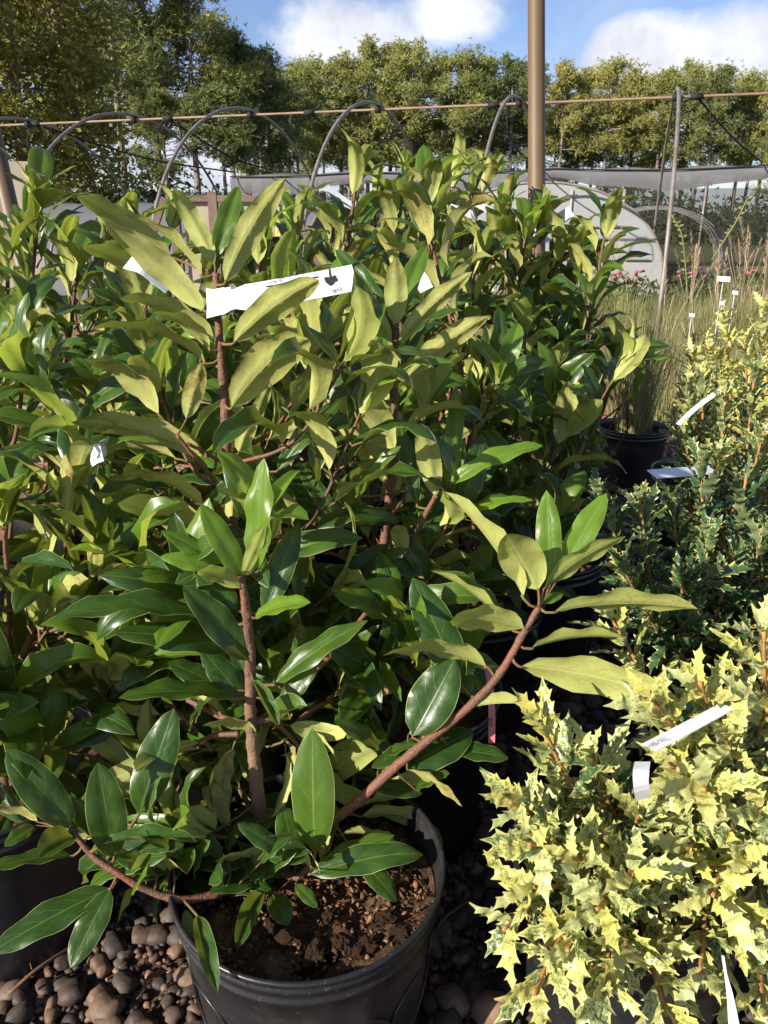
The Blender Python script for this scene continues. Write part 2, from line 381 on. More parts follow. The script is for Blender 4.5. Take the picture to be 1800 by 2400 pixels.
M_BUSH = material('flowering_bush_leaves', foliage_fn((.035, .06, .022), (.10, .13, .045), (.08, .12, .02), .2, 4.0))

# ------------------------------------------------------------------ the ground
def plane_mesh(name, xs, ys, mat, zf=lambda x, y: 0.0):
    V = [(x, y, zf(x, y)) for y in ys for x in xs]; n = len(xs)
    Fc = [(j * n + i, j * n + i + 1, (j + 1) * n + i + 1, (j + 1) * n + i) for j in range(len(ys) - 1) for i in range(n - 1)]
    return mesh_np(name, V, Fc, [mat])
gx = sorted(set([-900, -300, -100, -40, -15] + [x * 2.0 for x in range(-4, 6)] + [15, 40, 100, 300, 900]))
gy = sorted(set([-60, -10, -2] + [y * 2.0 for y in range(0, 8)] + [20, 40, 80, 160, 400, 1200]))
ground = put('ground', plane_mesh('ground', gx, gy, M_GROUND)); ground['kind'] = 'structure'

POTS = []                                                          # (x, y, rim radius) kept clear of gravel
# ------------------------------------------------------------------ pots
def pot_profile(r, h):
    b = r * .80
    out = [(0.002, .006), (b * .93, .004), (b, .0), (b + .004, .010)]
    for i in range(1, 9):
        f = i / 9; out.append((b + (r * .955 - b) * f, .010 + (h * .86 - .010) * f))
    out += [(r * .955, h * .862), (r * .978, h * .868), (r * .980, h * .885), (r * .966, h * .892), (r * .968, h * .925), (r * .992, h * .932), (r * .994, h * .952), (r * .982, h * .958), (r * .984, h * .972), (r * 1.004, h * .978), (r * 1.008, h * .992), (r * 1.0, h),
            (r * .978, h), (r * .966, h * .985), (r * .950, h * .90), (r * .93, h * .72), (r * .90, h * .60)]
    return out
POTMESH = {}
def pot_mesh(r, h, hero=False):
    key = (round(r, 3), round(h, 3), hero)
    if key not in POTMESH:
        n = 96 if hero else 40
        V, Fc = lathe(pot_profile(r, h), n)
        V = [list(v) for v in V]
        if hero:                                                   # moulded upright ribs round the wall
            for v in V:
                rr = math.hypot(v[0], v[1]); th = math.atan2(v[1], v[0])
                if v[2] < h * .84 and rr > r * .74 and v[2] > .012:
                    k = .0022 * max(0, math.cos(th * 10) - .55) / .45; s = (rr + k) / rr; v[0] *= s; v[1] *= s
        POTMESH[key] = mesh_np('pot', V, Fc, [M_POT])
    return POTMESH[key]
SOILMESH = {}
def soil_mesh(r, h, seed=0, amp=.008, n=34, m=12):
    V = [(0, 0, h)]; Fc = []
    for i in range(1, m + 1):
        for k in range(n):
            th = 2 * math.pi * k / n; rr = r * i / m; x, y = rr * math.cos(th), rr * math.sin(th)
            z = h + amp * 2.2 * mnoise.noise(Vector((x * 22 + seed * 9, y * 22, seed))) + amp * mnoise.noise(Vector((x * 70, y * 70 + seed, 3.3)))
            V.append((x, y, z))
    for k in range(n): Fc.append((0, 1 + k, 1 + (k + 1) % n))
    for i in range(m - 1):
        for k in range(n):
            a = 1 + i * n + k; b = 1 + i * n + (k + 1) % n; Fc.append((a, a + n, b + n, b))
    return mesh_np('soil', V, Fc, [M_SOIL])
def add_pot(root, x, y, r=.178, h=.31, hero=False, rot=0.0, soil=.245):
    POTS.append((x, y, r * .86))
    p = put('pot', pot_mesh(r, h, hero), root, Matrix.Translation((x, y, 0)) @ Matrix.Rotation(rot, 4, 'Z'))
    if hero:
        for k in range(10):
            th = k * .628 + .1; c = Vector((math.cos(th), math.sin(th), 0)); sd = Vector((-math.sin(th), math.cos(th), 0)); pts = []
            for m in range(25):
                a = 2 * math.pi * m / 24; z = .155 + .052 * math.sin(a); off = .050 * math.cos(a); rr = r * (.80 + .155 * z / (h * .86)) - off * off / (2 * r) + .0004
                pts.append(Vector((x, y, 0)) + c * rr + sd * off + Vector((0, 0, z)))
            v_, f_ = tube(pts, .0022, 5, False); put('embossed_ring', mesh_np('embossed_ring', v_, f_, [M_POT]), p)
        s = put('soil', soil_mesh(r * .935, soil, 1, .012, 60, 26), p, Matrix.Translation((x, y, 0)))
    else:
        k = (round(r, 3), soil)
        if k not in SOILMESH: SOILMESH[k] = soil_mesh(r * .93, soil, 2)
        put('soil', SOILMESH[k], p, Matrix.Translation((x, y, 0)) @ Matrix.Rotation(rot, 4, 'Z'))
    return p

# ------------------------------------------------------------------ viburnum leaves
def leaf_mesh(wr=.40, fold=.45, curl=.35, arch=.55, twist=0.0, wave=.02, ph=0.0, rows=11, pet=None, petr=.013, skew=.0, tipc=0.0):
    """unit-length leaf blade along +Y, upper face +Z; arch: bend of the midrib in radians; fold: half-angle each side lifts;
    curl: how far the margins turn back down; pet: petiole path in leaf space"""
    V = []; UV = []; Fc = []; MI = []
    # midrib
    ts = [i / (rows - 1) for i in range(rows)]
    ts = [t ** .95 for t in ts]
    mid = [(0.0, 0.0)]; ang = []
    for i in range(rows):
        t = ts[i]; ang.append(arch * (.5 - t) - tipc * max(0, t - .62) * 2.2)
    for i in range(1, rows):
        dt = ts[i] - ts[i - 1]; a = .5 * (ang[i] + ang[i - 1]); mid.append((mid[-1][0] + dt * math.cos(a), mid[-1][1] + dt * math.sin(a)))
    ly, lz = mid[-1]; L = math.hypot(ly, lz); base = math.atan2(lz, ly)
    c, s = math.cos(-base), math.sin(-base)
    mid = [((y * c - z * s) / L, (y * s + z * c) / L) for y, z in mid]; ang = [a - base for a in ang]
    us = (-1.0, -.94, -.64, -.32, 0.0, .32, .64, .94, 1.0)
    nrm = (.47 ** .62) * (.53 ** .70)
    for i, t in enumerate(ts):
        y0, z0 = mid[i]; a = ang[i]
        hw = .5 * wr * min(1.02, (max(t, 0) ** .62 * max(1 - t, 0) ** .70) / nrm) if 0 < t < 1 else (.004 if t == 0 else .002)
        tw = twist * (t - .3)
        for u in us:
            f = fold * (1 - .25 * t); au = abs(u)
            # cross-section arc: starts at angle f, turns by -curl over the half width
            th = f - curl * au * .5
            x = math.copysign(hw * au * math.cos(th), u) if u else 0.0
            zz = hw * au * math.sin(th) + wave * au * au * math.sin(ph + t * 17 + (1.9 if u > 0 else 0)) * (hw / (.5 * wr + 1e-6))
            x2 = x * math.cos(tw) - zz * math.sin(tw); z2 = x * math.sin(tw) + zz * math.cos(tw)
            # local normal in the Y-Z plane
            V.append((x2 + skew * t * (1 - t), y0 - z2 * math.sin(a), z0 + z2 * math.cos(a))); UV.append((.5 + .5 * u, t))
    nu = len(us)
    for i in range(rows - 1):
        for k in range(nu - 1):
            Fc.append((i * nu + k, i * nu + k + 1, (i + 1) * nu + k + 1, (i + 1) * nu + k)); MI.append(0)
    if pet is None: pet = [Vector((0, -.15, -.055)), Vector((0, -.07, -.022)), Vector((0, .012, -.004))]
    pv, pf = tube(pet, [petr * 1.25] + [petr] * (len(pet) - 2) + [petr * .8], 5)
    o = len(V); V += pv; UV += [(.5, 0)] * len(pv); Fc += [tuple(i + o for i in q) for q in pf]; MI += [1] * len(pf)
    return mesh_np('leaf', V, Fc, [M_LEAF, M_PET], UV, MI)
LEAVES = []
for i in range(34):
    q = random.Random(100 + i)
    LEAVES.append(leaf_mesh(wr=q.uniform(.27, .385), fold=q.uniform(.5, 1.1), curl=q.uniform(.0, 1.4), arch=q.uniform(.6, 1.5), twist=q.uniform(-.5, .5),
                            wave=q.uniform(.015, .05), ph=q.uniform(0, 6), skew=q.uniform(-.12, .12), tipc=q.uniform(-.1, .9), rows=10))
def frame(axis, n):
    Y = axis.normalized(); Z = (n - Y * n.dot(Y))
    if Z.length < 1e-4: Z = Y.orthogonal()
    Z.normalize(); X = Y.cross(Z)
    return Matrix((X, Y, Z)).transposed().to_4x4()
def add_leaf(root, base, axis, n, L, age=0.0, me=None):
    M = Matrix.Translation(base) @ frame(axis, n) @ Matrix.Scale(L, 4)
    o = put('leaf', me or rnd.choice(LEAVES), root, M); o['age'] = float(age); return o
T_ = B_ = None
STEMS = {}                                                         # polylines of each plant, for petioles
def hero_leaf(root, b, t, db, dt, q, wr=.40, fold=.4, curl=.3, arch=.5, twist=0.0, wave=.015, age=0.0, tipc=0.0, skew=0.0, side=0.0):
    """a leaf from its own base to its own tip; q turns its upper face: 90 towards the eye, 0 skywards, -90 away from the eye"""
    B = at(b[0], b[1], db); T = at(t[0], t[1], dt); ax = T - B; L = ax.length
    if q < -30: q = max(-88, q - 14)
    if B.z < .80 and 0 <= q <= 48: q += 20
    tc_ = (EYE - (B + T) / 2).normalized(); up_ = Vector((0, 0, 1)); up_ = (up_ - tc_ * up_.dot(tc_)).normalized()
    n = up_ * math.cos(R(q)) + tc_ * math.sin(R(q)) + RT * side
    if root in (T_, B_): arch, fold, wr = arch * 1.5 + .15, fold + .22, wr * .84
    Fm = frame(ax, n)
    M = Matrix.Translation(B) @ Fm @ Matrix.Scale(L, 4)
    best = None
    for line in STEMS.get(root.name, []):
        for p in line:
            d = (p - B).length + .4 * max(0, (p - B).dot(ax.normalized()))
            if best is None or d < best[0]: best = (d, p)
    pet = None
    if best and best[0] < .16:
        Mi = M.inverted(); p = Mi @ best[1]; y = p.length
        pet = [p, p.lerp(Vector((0, 0, 0)), .5) + Vector((0, -.03 * min(1, y * 3), -.02)), Vector((0, -.02, -.006)), Vector((0, .02, -.004))]
    me = leaf_mesh(wr * .97, fold + .22, curl + (.55 if curl > .05 else .1), arch, twist + rnd.gauss(0, .15), wave * 1.7, rnd.uniform(0, 6), 13, pet, min(.017, .0021 / L), skew, tipc)
    o = put('leaf', me, root, M); o['age'] = float(age); return o

def stem_obj(root, pts, r0, r1, name='stem', mat=None, n=8, seg=16):
    P = bez(pts, seg); D = bez(pts, seg * 3); rad = []; q_ = random.Random(int(1e4 * (P[0].x + P[-1].z)) & 0xffff)
    L = sum((D[i + 1] - D[i]).length for i in range(len(D) - 1)); node = L / max(2, round(L / .050)); acc = 0.0
    for i in range(len(D)):
        if i: acc += (D[i] - D[i - 1]).length
        t = i / (len(D) - 1); f = (acc / node) % 1.0; d = min(f, 1 - f) * node
        rad.append((r0 + (r1 - r0) * t ** .8) * (1 + .17 * math.exp(-(d / .0045) ** 2) + q_.gauss(0, .018)))
        if 0 < i < len(D) - 1: D[i] = D[i] + Vector((q_.gauss(0, 1), q_.gauss(0, 1), 0)) * (r0 * .035)
    V, Fc = tube(D, rad, n); put(name, mesh_np(name, V, Fc, [mat or M_STEM]), root)
    STEMS.setdefault(root.name, []).append(P); return P
def path_at(P, s):
    """point and tangent at arc fraction s"""
    x = s * (len(P) - 1); k = min(int(x), len(P) - 2); f = x - k
    return P[k].lerp(P[k + 1], f), (P[k + 1] - P[k]).normalized()
def leaf_shoot(root, P, q, s0=.35, gap=.055, Lr=(.115, .175), whorl=True, droop=0.0, lo=None, keep=None):
    """opposite pairs of leaves up a shoot, a tighter whorl at its end"""
    length = sum((P[i + 1] - P[i]).length for i in range(len(P) - 1))
    s = s0; az = q.uniform(0, math.pi)
    while s < .97:
        p, t = path_at(P, s); up_f = (s - s0) / (1 - s0 + 1e-6)
        for k in (0, 1):
            if q.random() < .06: continue
            a = az + k * math.pi + q.gauss(0, .22)
            h = t.orthogonal().normalized(); h = Matrix.Rotation(a, 3, t) @ h
            el = R(q.gauss(17 + 31 * up_f, 13)) - droop
            ax = (h * math.cos(el) + t * math.sin(el)).normalized()
            ax = (ax + Vector((0, 0, -.10 + .1 * up_f))).normalized()
            nrm = t - ax * t.dot(ax) + Vector((0, 0, .12)) + Vector((q.gauss(0, .25), q.gauss(0, .25), 0))
            L = q.uniform(*Lr) * (.82 + .2 * math.sin(up_f * math.pi))
            base = p + ax * (.017 + .012 * q.random())
            if keep is None or keep(base + ax * L * .5): add_leaf(root, base, ax, nrm, L, age=max(0, q.gauss(.0 + .08 * up_f, .08)))
        az += math.pi / 2 + q.gauss(0, .15); s += gap / length * q.uniform(.8, 1.2) * (1.15 - .45 * up_f)
    if whorl:
        p, t = path_at(P, 1.0); a0 = q.uniform(0, 6)
        for k in range(q.choice((4, 4, 5))):
            a = a0 + k * 2 * math.pi / 4 + q.gauss(0, .25); h = Matrix.Rotation(a, 3, t) @ t.orthogonal().normalized()
            el = R(q.uniform(30, 64)); ax = h * math.cos(el) + t * math.sin(el)
            L = q.uniform(.09, .15)
            if keep is None or keep(p + ax * L * .5): add_leaf(root, p + ax * .008, ax, t - ax * t.dot(ax) - h * .1, L, age=min(1, max(0, q.gauss(.34, .26))))
def auto_branches(root, P, q, n, s_rng=(.08, .6), Lb=(.14, .30), r=.0036, keep=None, az=None):
    for i in range(n):
        s = q.uniform(*s_rng); p, t = path_at(P, s)
        a = (i * 2.4 + q.gauss(0, .4)) if az is None else q.uniform(*az)
        h = Vector((math.cos(a), math.sin(a), 0)); ln = q.uniform(*Lb)
        e = p + h * ln * .72 + Vector((0, 0, ln * q.uniform(.35, .85)))
        B = stem_obj(root, [p, p + h * ln * .42 + Vector((0, 0, ln * .18)), e], r, r * .62, 'branch', M_STEM, 6, 9)
        leaf_shoot(root, B, q, .30, .05, (.10, .155), True, 0.0, keep=keep)

def clear_of_pot(p):
    d = p - EYE; z = d.dot(FW); return not (900 + F * d.dot(RT) / z > 1395 and 1200 - F * d.dot(UP) / z > 890)
def viburnum(label, x, y, tops, seed, nb=5, low=0, lean=.0, trunk_r=.0085, keep=None, leaf_from=.34, Lr=(.115, .178), hero=False):
    root = thing('potted_shrub', label, 'shrub', (x, y, 0), 'potted green shrubs')
    add_pot(root, x, y, .180, .31, hero, seed * 1.3)
    q = random.Random(seed * 17 + 3)
    for i, tp in enumerate(tops):
        b = Vector((x + q.uniform(-.02, .02) + .03 * (i % 2), y + q.uniform(-.02, .02), .235)); T = Vector(tp)
        m1 = b.lerp(T, .35) + Vector((q.gauss(0, .018), q.gauss(0, .018), .015)); m2 = b.lerp(T, .7) + Vector((q.gauss(0, .014), q.gauss(0, .014), 0))
        m1.x = b.x + (m1.x - b.x) * .8
        P = stem_obj(root, [b, m1, m2, T], trunk_r * (1 if i == 0 else .75), .0034)
        leaf_shoot(root, P, q, leaf_from + q.uniform(0, .1), .062, Lr, keep=keep)
        auto_branches(root, P, q, nb if i == 0 else max(1, nb // 2), keep=keep)
        if i == 0 and low: auto_branches(root, P, q, low, (.04, .28), (.12, .24), keep=keep)
    return root

# ---- the front shrub, leaf by leaf
A = thing('potted_shrub', 'nearest potted shrub, whole pot rim and bark soil in view at the bottom', 'shrub', (-.10, .80, 0), 'potted green shrubs')
add_pot(A, -.10, .80, .180, .31, True, .2, .252)
def dA(v): return .955 + (v - 1350) * (.145 / 640)
tb = atz(612, 2010, .25)
PA = stem_obj(A, [tb, at(603, 1850, 1.062), at(588, 1700, 1.03), at(588, 1560, 1.0), at(578, 1430, .972), at(566, 1352, .956)], .0112, .0040, 'stem', M_TRUNK, 10, 24)
stem_obj(A, [at(588, 1640, 1.02), at(584, 1540, .995), at(576, 1430, .971), at(566, 1350, .955)], .0078, .0040, 'stem', M_STEM, 10, 14)
PR = stem_obj(A, [tb + Vector((.02, .01, .015)), at(790, 1915, 1.06), at(946, 1781, 1.05), at(1093, 1662, 1.055), at(1170, 1580, 1.06), at(1234, 1472, 1.065), at(1262, 1425, 1.068)], .0080, .0044, 'branch', M_STEM, 10, 26)
PL = stem_obj(A, [tb + Vector((-.0, -.02, .01)), at(560, 2075, 1.02), at(447, 2108, .98), at(360, 2092, .97), at(282, 2050, .96), at(220, 2008, .96), at(165, 1942, .955)], .0064, .0034, 'branch', M_STEM, 8, 22)
stem_obj(A, [tb + Vector((.02, -.02, .01)), at(690, 2055, 1.04), at(730, 2030, 1.03)], .006, .0045, 'branch', M_STEM, 8, 8)
stem_obj(A, [at(590, 1690, 1.03), at(640, 1680, 1.04), at(700, 1610, 1.07), at(790, 1520, 1.10), at(880, 1410, 1.13)], .0055, .0036, 'branch', M_STEM, 8, 12)
stem_obj(A, [at(588, 1700, 1.03), at(520, 1680, 1.05), at(440, 1640, 1.08)], .005, .0036, 'branch', M_STEM, 8, 8)
def HL(*a, **k): return hero_leaf(A, *a, **k)
# whorl at the top of the front stem
HL((604, 1335), (619, 1074), .957, .935, 70, wr=.29, fold=.35, arch=.25, age=1.0, wave=.02, side=-.5)
HL((567, 1351), (470, 1180), .955, .93, 60, wr=.31, fold=.3, arch=.3, age=.8)
HL((569, 1350), (621, 1228), .950, .93, -70, wr=.25, fold=.5, arch=.2, age=.8)
HL((619, 1436), (701, 1226), .975, .985, 70, wr=.30, fold=.35, arch=.35, age=.0)
HL((561, 1378), (464, 1338), .955, .90, -35, wr=.42, fold=.5, arch=.7, age=.4)
HL((597, 1448), (728, 1412), .970, .94, 25, wr=.42, fold=.6, arch=.5, age=.95)
HL((520, 1320), (378, 1243), .985, .97, 55, wr=.34, fold=.25, arch=.3, age=.4)
HL((505, 1335), (376, 1304), .97, .95, 40, wr=.36, fold=.2, arch=.5, age=.75)
HL((553, 1428), (462, 1342), .985, .985, 75, wr=.55, fold=.2, arch=.2, age=.05)
HL((582, 1548), (428, 1372), .99, .955, 48, wr=.33, fold=.5, arch=.45, age=.1)
HL((500, 1462), (112, 1458), .985, .91, 6, wr=.34, fold=.55, curl=.1, arch=.75, age=.05)
HL((545, 1522), (266, 1482), .99, .93, 32, wr=.30, fold=.25, arch=.45, age=.0)
HL((550, 1637), (278, 1636), 1.0, .93, 16, wr=.30, fold=.5, arch=.55, age=.08)
HL((522, 1612), (393, 1552), 1.01, .99, 60, wr=.42, fold=.2, arch=.3, age=.0)
HL((580, 1652), (472, 1521), 1.02, 1.01, 70, wr=.40, fold=.2, arch=.3, age=.0)
HL((645, 1602), (862, 1454), 1.005, 1.0, 52, wr=.26, fold=.4, arch=.45, age=.15)
HL((656, 1650), (743, 1559), 1.01, 1.0, 62, wr=.40, fold=.25, arch=.3, age=.1)
HL((594, 1595), (652, 1702), .985, .96, 30, wr=.42, fold=.8, curl=-.2, arch=.4, age=.1)
HL((655, 1695), (720, 1655), 1.0, .97, 30, wr=.85, fold=.7, curl=-.3, arch=.9, age=.15)
HL((600, 1720), (475, 1700), 1.03, .98, -15, wr=.42, fold=.4, arch=.7, age=.05)
# leaves round the foot of the stem
HL((738, 1998), (732, 1707), 1.02, 1.015, 82, wr=.37, fold=.12, curl=.1, arch=.18, age=.35, wave=.006, side=-.25)
HL((693, 2012), (662, 1889), 1.05, 1.04, 72, wr=.50, fold=.3, arch=.3, age=.1)
HL((729, 2030), (616, 1962), 1.02, .97, -40, wr=.32, fold=.7, arch=.3, age=.1)
HL((657, 2047), (504, 2020), 1.04, .965, -22, wr=.40, fold=.45, arch=.95, age=.05)
HL((640, 2052), (490, 2092), 1.05, .99, 50, wr=.40, fold=.3, arch=.5, age=.0)
HL((729, 2048), (992, 2003), 1.02, 1.03, 46, wr=.27, fold=.35, arch=.5, age=.05, tipc=.5)
HL((735, 2040), (924, 1957), 1.03, 1.06, 50, wr=.25, fold=.4, arch=.4, age=.4)
HL((850, 2022), (930, 2113), 1.045, 1.02, 60, wr=.48, fold=.25, arch=.5, age=.0)
HL((693, 2072), (744, 2128), 1.01, .985, 62, wr=.42, fold=.25, arch=.4, age=.15)
HL((612, 2096), (556, 2225), 1.0, .93, 45, wr=.52, fold=.75, curl=-.25, arch=.7, age=.1)
HL((640, 2100), (675, 2170), 1.01, .97, 60, wr=.62, fold=.4, arch=.5, age=.15)
HL((462, 2147), (510, 2327), .925, .845, 62, wr=.28, fold=.55, curl=-.1, arch=.5, age=.1)
HL((434, 2132), (450, 2206), .985, .97, -50, wr=.42, fold=.3, arch=.3, age=.1)
HL((238, 1980), (462, 1974), .955, .955, 12, wr=.30, fold=.6, curl=.0, arch=.45, age=.1)
HL((395, 2045), (305, 2042), .99, .93, -15, wr=.55, fold=.7, curl=-.3, arch=.8, age=.15)
HL((398, 2040), (438, 2050), .985, .94, -5, wr=1.0, fold=.6, curl=-.3, arch=.7, age=.2)
HL((505, 1945), (400, 1905), 1.03, .98, -20, wr=.5, fold=.6, arch=.6, age=.15)
HL((665, 1905), (523, 1962), 1.09, 1.04, 45, wr=.36, fold=.25, arch=.4, age=.0)
HL((545, 2090), (420, 2070), 1.03, 1.02, 55, wr=.40, fold=.2, arch=.4, age=.0)
# the low shoot reaching left
HL((166, 1940), (14, 1757), .957, .945, 72, wr=.37, fold=.35, curl=.2, arch=.3, age=.12)
HL((267, 2010), (229, 1787), .965, .955, 76, wr=.40, fold=.35, curl=.2, arch=.25, age=.12)
HL((325, 1908), (408, 1660), 1.0, 1.02, 72, wr=.38, fold=.25, arch=.3, age=.05)
HL((170, 1962), (90, 2013), .955, .90, 58, wr=.80, fold=.45, curl=-.1, arch=.5, age=.05)
HL((168, 2006), (-40, 2040), .965, .93, 15, wr=.28, fold=.45, arch=.4, age=.05)
HL((258, 2082), (-25, 2235), .965, .90, 58, wr=.31, fold=.35, arch=.3, age=.0)
HL((258, 2084), (165, 2268), .955, .905, 66, wr=.42, fold=.25, curl=.2, arch=.35, age=.08)
HL((88, 1925), (-60, 1900), .99, .95, -10, wr=.42, fold=.5, arch=.6, age=.05)
HL((82, 1935), (11, 1985), .99, .95, 35, wr=.50, fold=.4, arch=.5, age=.1)
HL((212, 1945), (168, 1868), 1.0, .99, 68, wr=.5, fold=.3, arch=.3, age=.0)
HL((135, 1960), (215, 1965), .97, .985, -20, wr=.5, fold=.3, arch=.5, age=.05)
# the shoot reaching right
HL((1290, 1362), (1281, 1149), 1.068, 1.075, 78, wr=.29, fold=.30, arch=.2, age=.75)
HL((1316, 1340), (1421, 1156), 1.072, 1.09, 66, wr=.30, fold=.35, arch=.3, age=.65)
HL((1277, 1376), (1466, 1257), 1.066, 1.03, -28, wr=.33, fold=.4, arch=.45, age=.45)
HL((1261, 1382), (1186, 1252), 1.06, 1.00, -62, wr=.55, fold=.35, curl=.4, arch=.7, age=.35)
HL((1226, 1398), (1044, 1153), 1.065, 1.06, -2, wr=.34, fold=.55, curl=.0, arch=.35, age=.2, side=.55)
HL((1300, 1434), (1635, 1427), 1.066, 1.06, -30, wr=.28, fold=.5, curl=.1, arch=.40, age=.3)
HL((1270, 1415), (1320, 1390), 1.075, 1.09, 40, wr=.4, fold=.4, arch=.3, age=.6)
HL((1247, 1519), (1465, 1496), 1.065, 1.06, -10, wr=.33, fold=.55, curl=.0, arch=.45, age=.25)
HL((1223, 1562), (1597, 1647), 1.062, 1.02, -40, wr=.29, fold=.25, arch=.50, age=.2)
HL((1228, 1473), (1055, 1456), 1.06, 1.00, -38, wr=.40, fold=.4, arch=.65, age=.2)
HL((1180, 1461), (1010, 1338), 1.075, 1.07, 0, wr=.36, fold=.7, curl=.0, arch=.5, age=.3, side=.4)
HL((1139, 1562), (896, 1538), 1.058, .99, -25, wr=.34, fold=.5, arch=.75, age=.1)
HL((1079, 1602), (967, 1354), 1.07, 1.08, 68, wr=.36, fold=.35, arch=.25, age=.0)
HL((968, 1724), (1066, 1545), 1.05, 1.06, 76, wr=.56, fold=.3, curl=.3, arch=.25, age=.0)
HL((1060, 1600), (1108, 1590), 1.08, 1.09, 40, wr=1.4, fold=.2, arch=.3, age=.3)
HL((1096, 1660), (1230, 1650), 1.052, 1.04, -35, wr=.45, fold=.75, curl=-.5, arch=.5, age=.35)
HL((957, 1804), (1083, 1890), 1.045, 1.01, -20, wr=.40, fold=.35, arch=.5, age=.3)
HL((960, 1798), (1108, 1712), 1.06, 1.10, 65, wr=.52, fold=.25, arch=.3, age=.0)
HL((1060, 1760), (1192, 1778), 1.09, 1.07, 30, wr=.42, fold=.4, arch=.4, age=.0)
HL((1010, 1735), (870, 1800), 1.09, 1.05, 50, wr=.34, fold=.2, arch=.4, age=.0)
HL((870, 1840), (990, 1860), 1.09, 1.10, 45, wr=.36, fold=.2, arch=.4, age=.0)
# behind the front stem
qA = random.Random(5)
for (p0, p1, d0, d1) in (((520, 1680), (430, 1560), 1.05, 1.10), ((640, 1690), (720, 1780), 1.06, 1.10), ((560, 1980), (480, 1850), 1.08, 1.12), ((470, 1990), (350, 1830), 1.06, 1.10), ((610, 1960), (560, 1850), 1.09, 1.13), ((600, 2000), (500, 1960), 1.07, 1.03), ((640, 1980), (700, 1880), 1.10, 1.14), ((560, 2040), (420, 1990), 1.05, 1.02), ((690, 1700), (780, 1640), 1.08, 1.14), ((560, 1720), (440, 1750), 1.05, 1.06), ((500, 1760), (380, 1640), 1.08, 1.12), ((760, 1950), (860, 1880), 1.09, 1.14)):
    B = stem_obj(A, [at(p0[0], p0[1], d0), at((p0[0] + p1[0]) / 2, (p0[1] + p1[1]) / 2 - 10, (d0 + d1) / 2), at(p1[0], p1[1], d1)], .0042, .003, 'branch', M_STEM, 6, 8)
    leaf_shoot(A, B, qA, .1, .036, (.08, .125))

def fill(root, n, box_, d, seed, L=(120, 190)):
    qf = random.Random(seed)
    for i in range(n):
        u, v = qf.uniform(box_[0], box_[2]), qf.uniform(box_[1], box_[3]); a = qf.choice((-1, 1)) * R(qf.uniform(15, 100)); l = qf.uniform(*L); db = qf.uniform(*d)
        hero_leaf(root, (u, v), (u + l * math.sin(a), v - l * math.cos(a) * .8), db, db - qf.uniform(-.03, .06), qf.choice((62, 45, 30, 20, 70, -12)), wr=qf.uniform(.30, .42), fold=qf.uniform(.15, .5), arch=qf.uniform(.3, .8), age=max(0, qf.gauss(.02, .06)))
fill(A, 26, (300, 1560, 690, 1990), (1.07, 1.15), 41)
fill(A, 8, (430, 2010, 700, 2080), (1.0, 1.06), 44, (90, 140))
fill(A, 10, (430, 1960, 760, 2060), (.97, 1.04), 45, (95, 150))
fill(A, 8, (250, 1960, 450, 2055), (.955, 1.0), 46, (80, 140))
fill(A, 6, (820, 1720, 1010, 1860), (1.06, 1.10), 47, (90, 140))
# ---- the tall shrub with the big tag, and its neighbour: hero leaves plus grown ones
T_ = thing('potted_shrub', 'tall shrub wearing the large printed white tag, just behind the front one', 'shrub', (-.335, 1.20, 0), 'potted green shrubs')
add_pot(T_, -.335, 1.20, .180, .31, False, .9)
PT = stem_obj(T_, [Vector((-.30, 1.19, .24)), at(565, 1450, 1.22), at(548, 1240, 1.185), at(532, 1073, 1.16), at(526, 942, 1.14), at(519, 850, 1.125), at(512, 760, 1.11), at(506, 640, 1.095)], .0095, .0048, 'stem', M_STEM, 10, 30)
stem_obj(T_, [at(532, 1090, 1.16), at(480, 1060, 1.13), at(440, 1040, 1.11)], .0035, .0028, 'branch', M_STEM, 6, 6)
stem_obj(T_, [at(545, 1205, 1.18), at(505, 1130, 1.15), at(455, 1070, 1.12), at(415, 1020, 1.10)], .0042, .003, 'branch', M_STEM, 6, 8)
def HT(*a, **k): return hero_leaf(T_, *a, **k)
HT((528, 662), (668, 417), 1.09, 1.05, -58, wr=.30, fold=.3, arch=.35, age=.15, skew=.08)
HT((502, 618), (405, 442), 1.09, 1.05, -60, wr=.34, fold=.35, arch=.45, age=.2, tipc=.8)
HT((506, 606), (560, 437), 1.10, 1.12, 58, wr=.34, fold=.5, arch=.25, age=.35)
HT((472, 646), (284, 502), 1.09, 1.03, -18, wr=.33, fold=.55, curl=.1, arch=.45, age=.1, side=.35)
HT((478, 727), (244, 520), 1.10, 1.02, -52, wr=.30, fold=.3, arch=.35, age=.0)
HT((400, 600), (179, 458), 1.16, 1.06, -50, wr=.30, fold=.3, arch=.35, age=.05)
HT((548, 803), (748, 656), 1.075, .985, -48, wr=.34, fold=.35, arch=.4, age=.05)
HT((543, 955), (723, 794), 1.12, 1.03, -48, wr=.46, fold=.3, curl=.4, arch=.85, age=.0)
HT((491, 820), (357, 735), 1.11, 1.03, -25, wr=.38, fold=.45, arch=.6, age=.0)
HT((480, 850), (211, 773), 1.12, 1.02, -6, wr=.33, fold=.55, arch=.55, age=.0)
HT((500, 790), (280, 700), 1.16, 1.08, -30, wr=.33, fold=.4, arch=.5, age=.0)
HT((483, 1069), (167, 990), 1.13, 1.03, -38, wr=.30, fold=.3, arch=.5, age=.0)
HT((437, 982), (473, 850), 1.12, 1.08, -70, wr=.42, fold=.3, arch=.3, age=.2)
HT((475, 1182), (257, 1125), 1.13, 1.03, -20, wr=.36, fold=.4, arch=.6, age=.0)
HT((507, 1272), (276, 1180), 1.15, 1.05, -32, wr=.42, fold=.35, arch=.5, age=.0)
HT((534, 668), (592, 600), 1.11, 1.15, 55, wr=.55, fold=.5, curl=-.2, arch=.4, age=.05)
HT((550, 1110), (545, 1208), 1.13, 1.08, -60, wr=.62, fold=.6, curl=-.2, arch=.5, age=.05)
